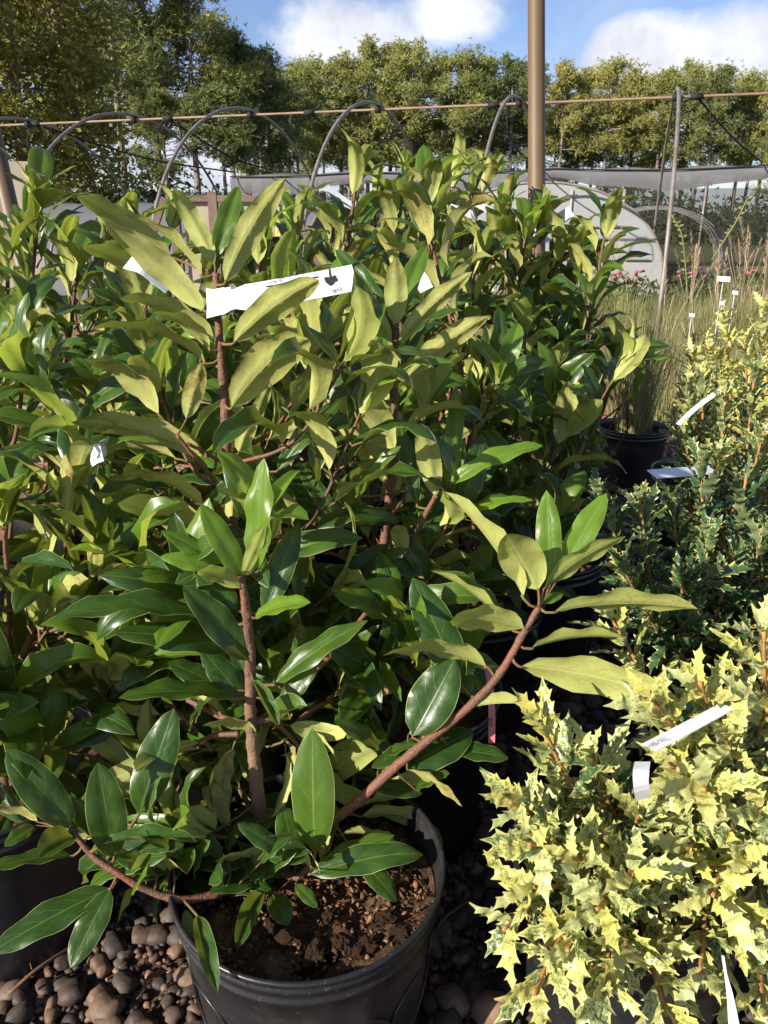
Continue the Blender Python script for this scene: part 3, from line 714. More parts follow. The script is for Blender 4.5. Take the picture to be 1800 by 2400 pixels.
HT((651, 1102), (803, 934), 1.16, 1.17, 60, wr=.27, fold=.35, arch=.35, age=.1)
HT((560, 1060), (600, 960), 1.15, 1.15, -60, wr=.52, fold=.35, arch=.4, age=.1)
HT((590, 1010), (640, 880), 1.20, 1.22, -50, wr=.3, fold=.3, arch=.3, age=.3)
HT((330, 640), (195, 580), 1.30, 1.20, -35, wr=.42, fold=.35, arch=.4, age=.0)
qT = random.Random(21)
auto_branches(T_, PT, qT, 9, (.05, .45), (.14, .30), keep=None)
auto_branches(T_, PT, qT, 7, (.03, .22), (.14, .24), az=(3.4, 5.2))
B_ = thing('potted_shrub', 'shrub rising behind the front pot with a reddish forked stem', 'shrub', (.035, 1.22, 0), 'potted green shrubs')
add_pot(B_, .035, 1.22, .180, .31, False, 2.2)
PB = stem_obj(B_, [Vector((.0, 1.22, .24)), at(866, 1600, 1.33), at(885, 1450, 1.31), at(900, 1270, 1.28), at(917, 1120, 1.25), at(925, 1000, 1.225), at(922, 880, 1.195), at(928, 775, 1.17)], .0105, .0042, 'stem', M_STEM, 10, 30)
PBr = stem_obj(B_, [at(893, 1420, 1.305), at(940, 1330, 1.25), at(985, 1230, 1.19), at(1022, 1160, 1.16)], .006, .0036, 'branch', M_STEM, 8, 12)
fill(T_, 16, (260, 1180, 620, 1560), (1.12, 1.22), 42)
def HB(*a, **k): return hero_leaf(B_, *a, **k)
HB((928, 760), (928, 604), 1.165, 1.13, -78, wr=.46, fold=.25, arch=.25, age=.25)
HB((934, 802), (1106, 637), 1.17, 1.13, -45, wr=.27, fold=.35, arch=.3, age=.0)
HB((917, 802), (818, 690), 1.17, 1.10, -55, wr=.42, fold=.3, arch=.35, age=.0)
HB((908, 742), (786, 585), 1.18, 1.21, 55, wr=.26, fold=.35, arch=.35, age=.1)
HB((936, 742), (1000, 578), 1.18, 1.22, 45, wr=.30, fold=.4, arch=.35, age=.35)
HB((950, 890), (1147, 740), 1.18, 1.11, -42, wr=.30, fold=.35, arch=.4, age=.0)
HB((911, 938), (810, 822), 1.19, 1.12, -58, wr=.44, fold=.25, arch=.5, age=.0)
HB((925, 1052), (802, 914), 1.21, 1.13, -62, wr=.56, fold=.3, curl=.4, arch=.6, age=.0)
HB((935, 1150), (815, 1000), 1.26, 1.24, -45, wr=.46, fold=.3, arch=.3, age=.0)
HB((1022, 1162), (988, 992), 1.155, 1.11, -72, wr=.40, fold=.35, arch=.4, age=.35)
HB((1046, 1146), (1069, 903), 1.17, 1.20, 52, wr=.22, fold=.4, arch=.25, age=.55, side=.3)
HB((1052, 1140), (1272, 1044), 1.16, 1.15, 30, wr=.26, fold=.45, arch=.5, age=.65)
HB((836, 1162), (940, 1045), 1.17, 1.13, 35, wr=.30, fold=.35, arch=.4, age=.35)
HB((977, 1183), (932, 985), 1.18, 1.20, 62, wr=.24, fold=.35, arch=.3, age=.05)
HB((780, 1210), (700, 1090), 1.2, 1.21, 66, wr=.34, fold=.25, arch=.3, age=.05)
HB((948, 1300), (930, 1230), 1.2, 1.16, -65, wr=.55, fold=.4, arch=.5, age=.3)
HB((880, 1400), (760, 1330), 1.26, 1.2, 45, wr=.42, fold=.3, arch=.5, age=.0)
HB((985, 1230), (1180, 1210), 1.24, 1.25, 15, wr=.30, fold=.3, arch=.5, age=.1)
fill(B_, 26, (660, 1180, 1010, 1720), (1.22, 1.34), 43)
qB = random.Random(33)
auto_branches(B_, PB, qB, 10, (.06, .60), (.12, .27))
auto_branches(B_, PB, qB, 6, (.03, .20), (.13, .22), az=(3.6, 5.6))
leaf_shoot(B_, PB, qB, .42, .10, (.10, .14), whorl=False)

# ---- the other shrubs of the block
def tp(*a): return [aty(*q) for q in a]
viburnum('shrub at the lower left edge in a ribbed pot, lit stem and orange-tipped leaf', -.625, 1.00, tp((185, 1085, 1.02), (10, 1240, 1.0), (95, 1480, .98)), 1, 6, low=7)
viburnum('leafy shrub cut by the left edge below the brown leaning post', -.93, 1.36, tp((-30, 850, 1.38), (60, 800, 1.40)), 2, 5)
viburnum('shrub wearing a white tag half hidden by the tall shrub, SERY on it', -.55, 1.50, tp((338, 655, 1.46), (238, 925, 1.40)), 3, 6, low=3)
viburnum('shrub directly behind the large printed tag', -.18, 1.58, tp((660, 720, 1.56), (745, 760, 1.50)), 4, 5)
viburnum('shrub on the gravel edge right of the forked reddish stem', .19, 1.60, tp((1132, 900, 1.58), (1010, 565, 1.68)), 5, 6, low=4)
viburnum('tall narrow shrub before the leaning post, upright top leaves at far left', -1.05, 1.93, tp((92, 470, 1.95), (180, 640, 1.92), (20, 620, 1.9)), 6, 4)
viburnum('shrub before the grey tunnel, low top left of the big tag', -.68, 1.93, tp((400, 545, 1.95), (300, 560, 1.90), (480, 640, 1.9)), 7, 4)
viburnum('shrub whose tall top carries a white tag below the second hoop', -.31, 1.97, tp((836, 430, 1.97), (700, 560, 1.95), (610, 610, 1.9)), 8, 5)
viburnum('shrub in the middle of the block, below the two tilted tags', .06, 1.98, tp((1000, 470, 1.98), (1120, 640, 1.95), (925, 520, 1.95)), 9, 5)
viburnum('rear shrub left of the cream boards', -.88, 2.33, tp((250, 560, 2.35), (150, 590, 2.3), (60, 570, 2.3)), 10, 3)
viburnum('rear shrub right of the cream boards', -.48, 2.35, tp((650, 545, 2.35), (560, 600, 2.3)), 11, 3)
viburnum('rear shrub with arching top leaves under the third hoop', -.10, 2.38, tp((950, 425, 2.38), (880, 480, 2.35), (780, 540, 2.3)), 12, 4)
viburnum('rear shrub with two tilted white tags at its top', .14, 2.56, tp((1100, 465, 2.5), (1170, 520, 2.4), (1030, 470, 2.5)), 13, 5)
viburnum('shrub standing right in front of the brown pole', .33, 2.36, tp((1262, 525, 2.36), (1230, 560, 2.3), (1310, 590, 2.3), (1190, 500, 2.4)), 14, 6)
viburnum('rightmost shrub of the block, loose low shoots over the grass pot', .50, 2.22, tp((1421, 530, 2.22), (1385, 720, 2.15), (1440, 850, 2.1), (1345, 600, 2.3)), 15, 6, keep=clear_of_pot)
viburnum('shrub at the gravel edge below the rightmost one, dark low leaves', .40, 1.86, tp((1230, 790, 1.85), (1300, 900, 1.86)), 16, 6, low=4, keep=clear_of_pot)
viburnum('back row shrub between the pole and the third hoop', -.06, 2.76, tp((1060, 420, 2.78), (1140, 430, 2.75)), 17, 3)

# ------------------------------------------------------------------ soil litter on the front pot
def chips(n, cx, cy, r, z, seed, smin, smax):
    q = np.random.default_rng(seed); V = []; T = []
    base = np.array([(1, 0, 0), (-1, 0, 0), (0, 1, 0), (0, -1, 0), (0, 0, 1), (0, 0, -1)], float)
    tri = np.array([(0, 2, 4), (2, 1, 4), (1, 3, 4), (3, 0, 4), (2, 0, 5), (1, 2, 5), (3, 1, 5), (0, 3, 5)])
    for i in range(n):
        a = q.uniform(0, 2 * math.pi); rr = r * math.sqrt(q.uniform(0, 1)); s = q.uniform(smin, smax) * (q.uniform(.4, 1) ** .5)
        P = base * np.array([1, q.uniform(.3, .7), q.uniform(.12, .4)]) * s * (1 + q.normal(0, .15, (6, 1)))
        e = Matrix.Rotation(q.uniform(0, 6.28), 3, 'Z') @ Matrix.Rotation(q.normal(0, .5), 3, 'X') @ Matrix.Rotation(q.normal(0, .5), 3, 'Y')
        P = P @ np.array(e).T + np.array([cx + rr * math.cos(a), cy + rr * math.sin(a), z + q.uniform(0, .010)])
        T.append(tri + 6 * i); V.append(P)
    return tri_np('bark_chips', np.concatenate(V), np.concatenate(T), [M_CHIP])
ch = put('bark_chips', chips(1500, -.10, .80, .160, .256, 3, .0025, .009), A); ch['kind'] = 'stuff'
def rot_chip(seed):
    bm = bmesh.new(); bmesh.ops.create_icosphere(bm, subdivisions=4, radius=1)
    for v in bm.verts:
        o_ = Vector((seed * 7.1, 0, 0)); k = mnoise.noise(v.co * 1.5 + o_) * .5 + .28 * mnoise.noise(v.co * 4.0 + o_) + .16 * mnoise.noise(v.co * 9.0 + o_); v.co *= 1 + k; v.co.z *= .6; v.co.y *= .75
    me = bpy.data.meshes.new('bark_lump'); bm.to_mesh(me); bm.free(); me.materials.append(M_SOIL); return me
LUMPS = [rot_chip(i) for i in range(4)]
for i, (u, v, s) in enumerate(((690, 2190, .022), (740, 2235, .019), (800, 2215, .015), (850, 2225, .016), (640, 2175, .013), (905, 2150, .012), (770, 2150, .012), (935, 2185, .012))):
    p = atz(u, v, .262); put('bark_lump', LUMPS[i % 4], A, Matrix.Translation(p) @ Matrix.Rotation(i * 1.3, 4, 'Z') @ Matrix.Scale(s, 4))

# ------------------------------------------------------------------ variegated false holly
def spiny_mesh(seed):
    q = random.Random(seed); V = []; UV = []; Fc = []
    rows = []                                                      # (t, half width, forward push of the edge)
    ns = 4
    rows.append((0.0, .012, 0)); rows.append((.10, .10, 0))
    for i in range(ns):
        t = .17 + i * .185; wdt = (.17, .205, .185, .13)[i] * q.uniform(.8, 1.2)
        rows.append((t, wdt * .72, 0)); rows.append((t + .080, wdt * q.uniform(1.0, 1.28), .06)); rows.append((t + .115, wdt * .74, .01))
    rows.append((.93, .045, 0)); rows.append((1.08, .003, 0))
    fold = q.uniform(.15, .5); arch = q.uniform(.1, .8); wav = q.uniform(.012, .045); ph = q.uniform(0, 6)
    for j, (t, hw, fwd) in enumerate(rows):
        zc = arch * .5 * (t - t * t); spine = fwd > .02
        for u in (-1, 0, 1):
            z = zc + abs(u) * (hw * math.sin(fold) + (.05 if spine else 0) * math.cos(ph + j)) + (wav * math.sin(ph + j * 1.4 + u) * abs(u))
            V.append((u * hw * math.cos(fold), t + fwd * abs(u), z)); UV.append((.5 + .5 * u * (1 if spine else .8), min(1, t)))
    for j in range(len(rows) - 1):
        for k in (0, 1): Fc.append((j * 3 + k, j * 3 + k + 1, (j + 1) * 3 + k + 1, (j + 1) * 3 + k))
    return mesh_np('leaf', V, Fc, [M_VAR], UV)
SPINY = [spiny_mesh(i) for i in range(18)]
def holly(label, x, y, tops, seed, bright, pot=True, extra=0, Lr=(.050, .082), cap=300, gap=.031, low=.22):
    root = thing('variegated_shrub', label, 'shrub', (x, y, 0), 'variegated spiny shrubs')
    if pot: add_pot(root, x, y, .165, .28, False, seed, .225)
    q = random.Random(seed * 31 + 1); cand = []
    shoots = []
    for i, T in enumerate(tops):
        T = Vector(T); b = Vector((x + q.gauss(0, .025), y + q.gauss(0, .025), .22))
        m = b.lerp(T, .5) + Vector((0, 0, .02)); m.x += (T.x - b.x) * .12
        P = stem_obj(root, [b, m, T], .0046, .0024, 'stem', M_SHOOT, 6, 12); shoots.append((P, low))
        for k in range(extra):
            s = q.uniform(.25, .7); p, t = path_at(P, s); a = q.uniform(0, 6.28); ln = q.uniform(.07, .15)
            e = p + Vector((math.cos(a), math.sin(a), 0)) * ln * .75 + Vector((0, 0, ln * .75))
            shoots.append((stem_obj(root, [p, p.lerp(e, .5) + Vector((math.cos(a), math.sin(a), 0)) * .012, e], .0026, .0015, 'branch', M_SHOOT, 5, 6), .15))
    for P, s0 in shoots:
        ln = sum((P[i + 1] - P[i]).length for i in range(len(P) - 1)); s = s0; az = q.uniform(0, 3)
        while s <= 1.0:
            p, t = path_at(P, min(s, .999)); f = s
            for k in (0, 1):
                a = az + k * math.pi + q.gauss(0, .2); h = Matrix.Rotation(a, 3, t) @ t.orthogonal().normalized()
                el = R(q.gauss(22 + 38 * max(0, f - .5) / .5, 10)); ax = h * math.cos(el) + t * math.sin(el)
                L = q.uniform(*Lr) * (1.0 if f < .93 else .75) * (.85 if f < .5 else 1.0)
                cand.append((p + ax * .004, ax, t * 1.0 + Vector((q.gauss(0, .18), q.gauss(0, .18), .1)), L, min(1, max(0, bright + 1.1 * (f - .66) + q.gauss(0, .16)))))
            az += math.pi / 2 + q.gauss(0, .2); s += gap / ln * q.uniform(.85, 1.15)
    eye = EYE
    cand.sort(key=lambda c: (c[0] - eye).length)
    for (b, ax, n, L, age) in cand[:cap]:
        o = put('leaf', q.choice(SPINY), root, Matrix.Translation(b) @ frame(ax, n) @ Matrix.Scale(L, 4)); o['age'] = age
    rest = cand[cap:]
    if rest:
        V = []; Fc = []; UV = []
        for (b, ax, n, L, age) in rest:
            me = q.choice(SPINY); M = Matrix.Translation(b) @ frame(ax, n) @ Matrix.Scale(L, 4); o = len(V)
            V += [M @ v.co for v in me.vertices]; Fc += [tuple(i + o for i in p.vertices) for p in me.polygons]
            uvs = [None] * len(me.vertices)
            for lp, uvd in zip(me.loops, me.uv_layers[0].data): uvs[lp.vertex_index] = tuple(uvd.uv)
            UV += uvs
        o = put('leaves', mesh_np('leaves', V, Fc, [M_VAR], UV), root); o['kind'] = 'stuff'; o['age'] = bright
    return root
H1 = holly('nearest cream and green spiny shrub, spreading across the lower right corner', .345, .84,
      tp((1265, 1690, .78), (1195, 1880, .74), (1180, 2180, .70), (1390, 1770, .80), (1340, 2010, .70), (1400, 2130, .66), (1500, 1900, .76), (1330, 1900, .82), (1560, 2200, .68), (1250, 2080, .72), (1480, 2050, .68), (1250, 2330, .62), (1420, 2330, .60), (1560, 2380, .60), (1330, 2230, .64), (1450, 1830, .84), (1560, 2050, .74), (1240, 1980, .70), (1410, 1960, .74), (1290, 1800, .84), (1350, 2130, .72), (1470, 2230, .64)), 1, .56)
H2 = holly('cream and green spiny shrub at the right edge with a long bare forked stem', .60, .96,
      tp((1430, 1445, 1.06), (1520, 1630, .80), (1640, 1600, .82), (1570, 1790, .76), (1700, 1730, .78), (1790, 1480, .86), (1800, 1660, .80), (1670, 2100, .70), (1650, 1850, .72), (1780, 1900, .74), (1745, 2010, .70), (1800, 2180, .68), (1610, 2010, .72), (1700, 2330, .64), (1790, 2380, .62), (1640, 2280, .64), (1600, 1720, .86), (1740, 1640, .88), (1690, 1950, .78), (1790, 1780, .84), (1720, 2200, .68), (1600, 1900, .80), (1550, 1690, .92)) + [(.69, .98, .54), (.76, 1.0, .47), (.63, 1.07, .50), (.72, .90, .44), (.70, 1.06, .42)], 2, .56)
H3 = holly('dark green spiny shrub in shade above the lower right ones, gnarled stem in soil', .645, 1.32,
      tp((1400, 1150, 1.30), (1500, 1170, 1.30), (1570, 1160, 1.38), (1640, 1080, 1.40), (1750, 1110, 1.40), (1460, 1330, 1.22), (1600, 1350, 1.22), (1720, 1300, 1.25), (1790, 1240, 1.30), (1520, 1450, 1.20), (1780, 1480, 1.20), (1660, 1250, 1.30)) + [(.78, 1.36, .60), (.85, 1.42, .50), (.82, 1.28, .46)], 3, -.30, extra=1, low=.06, gap=.020, Lr=(.05, .075))
H4 = holly('spiny shrub with yellow tips, in front of the grass pot on the right', .86, 1.78,
      tp((1600, 1010, 1.80), (1615, 900, 1.85), (1640, 880, 1.85), (1700, 900, 1.80), (1770, 860, 1.80), (1600, 1110, 1.70), (1680, 1050, 1.70), (1790, 1010, 1.70), (1740, 1120, 1.70)) + [(1.0, 1.80, .62), (1.06, 1.86, .54)], 4, .16, low=.06, gap=.020, Lr=(.05, .075))
H5 = holly('spiny shrub with tall bright yellow shoots at the right edge', 1.16, 2.15,
      tp((1700, 740, 2.15), (1660, 800, 2.15), (1745, 790, 2.1), (1790, 715, 2.15), (1800, 860, 2.05), (1620, 830, 2.15), (1820, 780, 2.2), (1730, 930, 2.0)), 5, .95, cap=300, low=.08, gap=.020, Lr=(.05, .075))
H6 = holly('thin spiny shrub with yellow tips behind the grass pot', 1.12, 2.62,
      tp((1625, 800, 2.62), (1600, 900, 2.55), (1690, 870, 2.6), (1580, 960, 2.5)), 6, .6, extra=0, cap=120)

# ------------------------------------------------------------------ plant tags
def strip(name, label, pts, wv, wd, mat=M_PAPER, th=.0005, parent=None, group='white plant tags', cat='plant tag', taper=None):
    """a band of plastic: centre line pts, width direction per point or one vector"""
    P = [Vector(p) for p in pts]; V = []; Fc = []
    for i, p in enumerate(P):
        t = (P[min(i + 1, len(P) - 1)] - P[max(i - 1, 0)]).normalized()
        wdir = Vector(wv[i]) if isinstance(wv, list) else Vector(wv); wdir = (wdir - t * wdir.dot(t)).normalized(); n = t.cross(wdir)
        h = (wd if taper is None else wd * taper[i]) / 2
        V += [p - wdir * h - n * th, p + wdir * h - n * th, p + wdir * h + n * th, p - wdir * h + n * th]
    m = len(P)
    for i in range(m - 1):
        for k in range(4): Fc.append((i * 4 + k, i * 4 + (k + 1) % 4, (i + 1) * 4 + (k + 1) % 4, (i + 1) * 4 + k))
    Fc += [(3, 2, 1, 0), tuple((m - 1) * 4 + k for k in range(4))]
    loc = P[0]
    o = thing(name, label, cat, loc, group)
    put('band', mesh_np('band', V, Fc, [mat], smooth=False), o); return o
def text(parent, s, centre, xdir, ydir, size, mat=M_INK, off=.0009):
    cu = bpy.data.curves.new('lettering', 'FONT'); cu.body = s; cu.align_x = 'CENTER'; cu.align_y = 'CENTER'; cu.size = size; cu.extrude = 0.0
    ob = bpy.data.objects.new('tmp', cu); COL.objects.link(ob); dg = bpy.context.evaluated_depsgraph_get(); dg.update()
    me = bpy.data.meshes.new_from_object(ob.evaluated_get(dg)); bpy.data.objects.remove(ob); me.materials.clear(); me.materials.append(mat); me.name = 'lettering'
    X = xdir.normalized(); Y = (ydir - X * ydir.dot(X)).normalized(); Z = X.cross(Y)
    return put('lettering', me, parent.children[0], Matrix.Translation(centre + Z * off) @ Matrix((X, Y, Z)).transposed().to_4x4())
# large tag on the tall shrub: a loop round its stem, the printed end pointing right
def band_pt(u, v, d): return at(u, v, d)
ctr = [(545, 702, 1.125), (500, 708, 1.12), (487, 710, 1.10), (492, 712, 1.078), (520, 706, 1.067), (545, 702, 1.066), (600, 694, 1.068), (700, 676, 1.072), (780, 661, 1.076), (832, 650, 1.078)]
wdir = at(833, 618, 1.08) - at(838, 684, 1.07)
big = strip('plant_tag', 'large white printed tag looped round the tall shrub below its top leaves', bez([band_pt(*c) for c in ctr], 30), wdir, .0405, taper=[1.0] * 15 + [.9, .78, .74, .86] + [1.0] * 12)
tx = (at(832, 650, 1.078) - at(600, 694, 1.068)).normalized(); ty = wdir.normalized(); tn = tx.cross(ty)
if tn.dot(EYE - at(700, 676, 1.07)) < 0: tn = -tn
def on_tag(u, v):                                                  # the point of the tag's face seen at that place
    q = ray(u, v); p0 = at(700, 676, 1.072); return EYE + q * ((p0 - EYE).dot(tn) / q.dot(tn)) + tn * .0012
def btext(s, u, v, size, tilt=0.0):
    Rm = Matrix.Rotation(R(180 + tilt), 3, tn); return text(big, s, on_tag(u, v), Rm @ tx, Rm @ ty, size)
btext('THE', 789, 680, .0085, 16); btext('R', 744, 664, .008); btext(', TN 38133', 648, 660, .0052); btext('Fax 763-8880', 672, 649, .0048); btext('1075', 740, 643, .0045)
def plate(parent, name, pts, mat=M_INK):
    V = [on_tag(*p) + tn * .0002 for p in pts]; return put(name, mesh_np(name, V, [tuple(range(len(V)))], [mat], smooth=False), parent.children[0])
plate(big, 'printed_line', [(623, 672), (746, 648), (746, 650.5), (623, 674.5)])
plate(big, 'emblem', [(759, 652), (766, 650), (772, 651), (770, 631), (773, 630.5), (776, 650), (783, 647), (786, 645), (787, 651), (791, 655), (790, 659), (784, 661), (780, 667), (773, 671), (768, 667), (763, 663), (761, 657)])
# smaller tags
t2 = strip('plant_tag', 'white tag reading SERY, half behind a long leaf of the tall shrub', bez([at(304, 609, 1.20), at(318, 614, 1.19), at(335, 622, 1.185), at(360, 640, 1.19), at(400, 672, 1.20)], 14), at(345, 600, 1.20) - at(330, 650, 1.18), .034)
p2a, p2b = at(340, 626, 1.186), at(375, 652, 1.193); X2 = (p2a - p2b).normalized()
text(t2, 'SERY', at(352, 634, 1.183), X2, -(at(345, 600, 1.20) - at(330, 650, 1.18)), .0095, off=.003)
t3 = strip('plant_tag', 'white tag tilted down to the right, tied below a top under the second hoop', bez([at(762, 438, 1.92), at(790, 460, 1.92), at(815, 477, 1.92), at(838, 487, 1.925), at(846, 480, 1.95)], 12), at(800, 440, 1.94) - at(790, 480, 1.90), .030)
t4 = strip('plant_tag', 'white tag with lines of print, left of the pair at the rear top', bez([at(1052, 488, 2.26), at(1080, 497, 2.26), at(1105, 500, 2.27), at(1112, 495, 2.30)], 10), at(1070, 470, 2.28) - at(1070, 510, 2.25), .040)
t5 = strip('plant_tag', 'white tag with lines of print, right of the pair at the rear top', bez([at(1112, 472, 2.28), at(1135, 485, 2.27), at(1150, 495, 2.27)], 8), at(1140, 465, 2.29) - at(1130, 500, 2.25), .034)
t6 = strip('plant_tag', 'blank white tag wrapped at the top of the shrub before the brown pole', bez([at(1252, 545, 2.30), at(1262, 548, 2.28), at(1285, 530, 2.26), at(1340, 495, 2.24)], 10), [Vector((.1, 0, 1))] * 11, .034)
t7 = strip('plant_tag', 'blank white tag end seen beside the shrub right of the big tag', bez([at(975, 640, 1.62), at(990, 660, 1.60), at(1000, 680, 1.60)], 6), at(1005, 650, 1.6) - at(975, 672, 1.6), .030)
t8 = strip('plant_tag', 'small curled white tag on the left lit stem', bez([at(212, 1085, 1.02), at(222, 1068, 1.0), at(240, 1055, 1.0), at(252, 1045, 1.03)], 8), at(235, 1040, 1.0) - at(228, 1085, 1.0), .026)
t9 = strip('plant_tag', 'white tag lying flat on the dark spiny shrub beside the gravel', bez([at(1528, 1112, 1.47), at(1570, 1108, 1.50), at(1620, 1105, 1.54), at(1670, 1100, 1.58)], 8), at(1570, 1090, 1.48) - at(1562, 1126, 1.42), .028)
t10 = strip('plant_tag', 'printed white tag slanting among the cream leaves at right', bez([at(1522, 1752, .90), at(1580, 1722, .92), at(1640, 1690, .94), at(1705, 1655, .96)], 8), at(1590, 1690, .87) - at(1620, 1745, .82), .022)
text(t10, ', TN 38133', at(1536, 1744, .90), at(1522, 1752, .84) - at(1640, 1690, .86), at(1620, 1745, .82) - at(1590, 1690, .87), .0075, off=.002)
t11 = strip('plant_tag', 'white looped tag hanging on the nearest cream shoot', bez([at(1506, 1786, .87), at(1502, 1812, .845), at(1503, 1845, .85), at(1508, 1872, .87)], 8), RT + UP * .15, .017)
t12 = strip('plant_tag', 'narrow white strap tag hanging at the lower right corner', bez([at(1694, 2240, .715), at(1702, 2290, .70), at(1712, 2340, .69), at(1722, 2420, .685)], 10), RT, .0048, taper=[.5] * 4 + [.7, .9, 1.1, 1.3, 1.6, 1.9, 2.2])
t13 = strip('plant_tag', 'long white tag crossing diagonally among the yellow-tipped shoots', bez([at(1590, 995, 1.80), at(1630, 957, 1.82), at(1680, 920, 1.85), at(1700, 905, 1.88)], 10), at(1650, 925, 1.74) - at(1670, 955, 1.70), .014)
t14 = strip('plant_tag', 'pink tag with handwriting hanging at the gravel edge', bez([at(1143, 1560, 1.13), at(1150, 1620, 1.12), at(1153, 1680, 1.115), at(1152, 1742, 1.12)], 10), RT, .0098, M_PINK, group=None)
Xp = (at(1153, 1742, 1.12) - at(1152, 1660, 1.115)).normalized()
text(t14, 'gua', at(1151, 1692, 1.112), Xp, RT, .0105, off=.0025)
t15 = strip('plant_tag', 'pink tag end peeping between dark leaves right of the forked stem', bez([at(1092, 1478, 1.2), at(1105, 1485, 1.19), at(1117, 1492, 1.19)], 5), at(1105, 1470, 1.2) - at(1104, 1498, 1.2), .012, M_PINK, group=None)
for (u, v, d, wd, lb) in ((1365, 668, 2.6, .028, 'tiny white tag among dark leaves left of the dry grass'), (1696, 653, 4.2, .030, 'flat white tag standing in the dry grass'), (1723, 685, 4.0, .020, 'small white tag in the blue-green grass, upper one'), (1622, 738, 3.6, .018, 'small white tag low in the dry grass'), (1694, 710, 3.6, .018, 'small white tag above the yellow shoots')):
    ot = strip('plant_tag', lb, [at(u - 13 * (2.4 if wd == .030 else 1) / 2, v, d), at(u + 13 * (2.4 if wd == .030 else 1) / 2, v + 2, d)], UP, wd, group='white plant tags')
    pg = at(u, v, d) + FW * .004; v_, f_ = tube([pg, (pg.x, pg.y, 0)], .0016, 4); put('stake', mesh_np('stake', v_, f_, [M_PAPER]), ot)

# ------------------------------------------------------------------ gravel
def stone_mesh(seed, sub):
    bm = bmesh.new(); bmesh.ops.create_icosphere(bm, subdivisions=sub, radius=1)
    q = random.Random(seed); s = Vector((1, q.uniform(.65, .95), q.uniform(.5, .75))); o = Vector((seed * 3.7, seed * 1.3, 0))
    for v in bm.verts:
        k = 1 + .42 * mnoise.noise(v.co * 1.0 + o) + .20 * mnoise.noise(v.co * 2.2 + o) - .22 * abs(mnoise.noise(v.co * 1.4 - o)); v.co = Vector((v.co.x * s.x, v.co.y * s.y, v.co.z * s.z)) * k
    me = bpy.data.meshes.new('stone'); bm.to_mesh(me); bm.free(); me.materials.append(M_STONE)
    me.polygons.foreach_set('use_smooth', np.ones(len(me.polygons), dtype=bool)); return me
STN = [stone_mesh(i, 2) for i in range(12)]
qs = random.Random(77); spots = []
def free(x, y, r): return all((x - px) ** 2 + (y - py) ** 2 > (pr * .96 + r * .4) ** 2 for px, py, pr in POTS)
y = .34
while y < 4.2:
    sp = .030 if y < 1.3 else .036
    x = -1.0 if y < 1.4 else -.1 + (y - 1.4) * .12
    while x < 1.7:
        r = sp * (.30 + .62 * qs.random() ** 1.4); px, py = x + qs.uniform(-.5, .5) * sp, y + qs.uniform(-.5, .5) * sp
        if free(px, py, r): spots.append((px, py, r))
        x += sp
    y += sp * .9
spots.sort(key=lambda s: math.hypot(s[0], s[1]) + (0 if (-.75 < s[0] < -.20 or .04 < s[0] < .5) else .5) + (0 if s[1] > .50 else .6))
for i, (px, py, r) in enumerate(spots[:300]):
    k = 1.5 if qs.random() < .22 else 1.0
    M = Matrix.Translation((px, py, r * k * .38)) @ Matrix.Rotation(qs.uniform(0, 6.28), 4, 'Z') @ Matrix.Rotation(qs.gauss(0, .25), 4, 'X') @ Matrix.Scale(r * k, 4)
    put('stone', STN[i % 12], ground, M)
VS = [np.array([v.co[:] for v in m.vertices], dtype=np.float32) for m in STN]
FS = [np.array([p.vertices[:] for p in m.polygons], dtype=np.int32) for m in STN]
Vg, Tg, off = [], [], 0
for (px, py, r) in spots[300:]:
    k = qs.randrange(12); Mr = np.array(Matrix.Rotation(qs.uniform(0, 6.28), 3, 'Z') @ Matrix.Rotation(qs.gauss(0, .25), 3, 'X'), dtype=np.float32) * r
    Vg.append(VS[k] @ Mr.T + np.array((px, py, r * .38), dtype=np.float32)); Tg.append(FS[k] + off); off += len(VS[k])
ST1 = [stone_mesh(40 + i, 1) for i in range(5)]; V1 = [np.array([v.co[:] for v in m.vertices], dtype=np.float32) for m in ST1]; F1 = [np.array([p.vertices[:] for p in m.polygons], dtype=np.int32) for m in ST1]
for i in range(15000):
    py = qs.uniform(.45, 1.75); px = qs.uniform(-.85, -.18) if qs.random() < .42 else qs.uniform(.02, .75); r = qs.uniform(.0035, .0095)
    if not free(px, py, r): continue
    k = qs.randrange(5); Mr = np.array(Matrix.Rotation(qs.uniform(0, 6.28), 3, 'Z'), dtype=np.float32) * r
    Vg.append(V1[k] @ Mr.T + np.array((px, py, r * .4 + qs.random() ** 3 * .008), dtype=np.float32)); Tg.append(F1[k] + off); off += len(V1[k])
g = put('gravel', tri_np('gravel', np.concatenate(Vg), np.concatenate(Tg), [M_GRAVEL], True)); g['kind'] = 'stuff'
g['label'] = 'brown river gravel covering the aisle between the pots'; g['category'] = 'gravel'

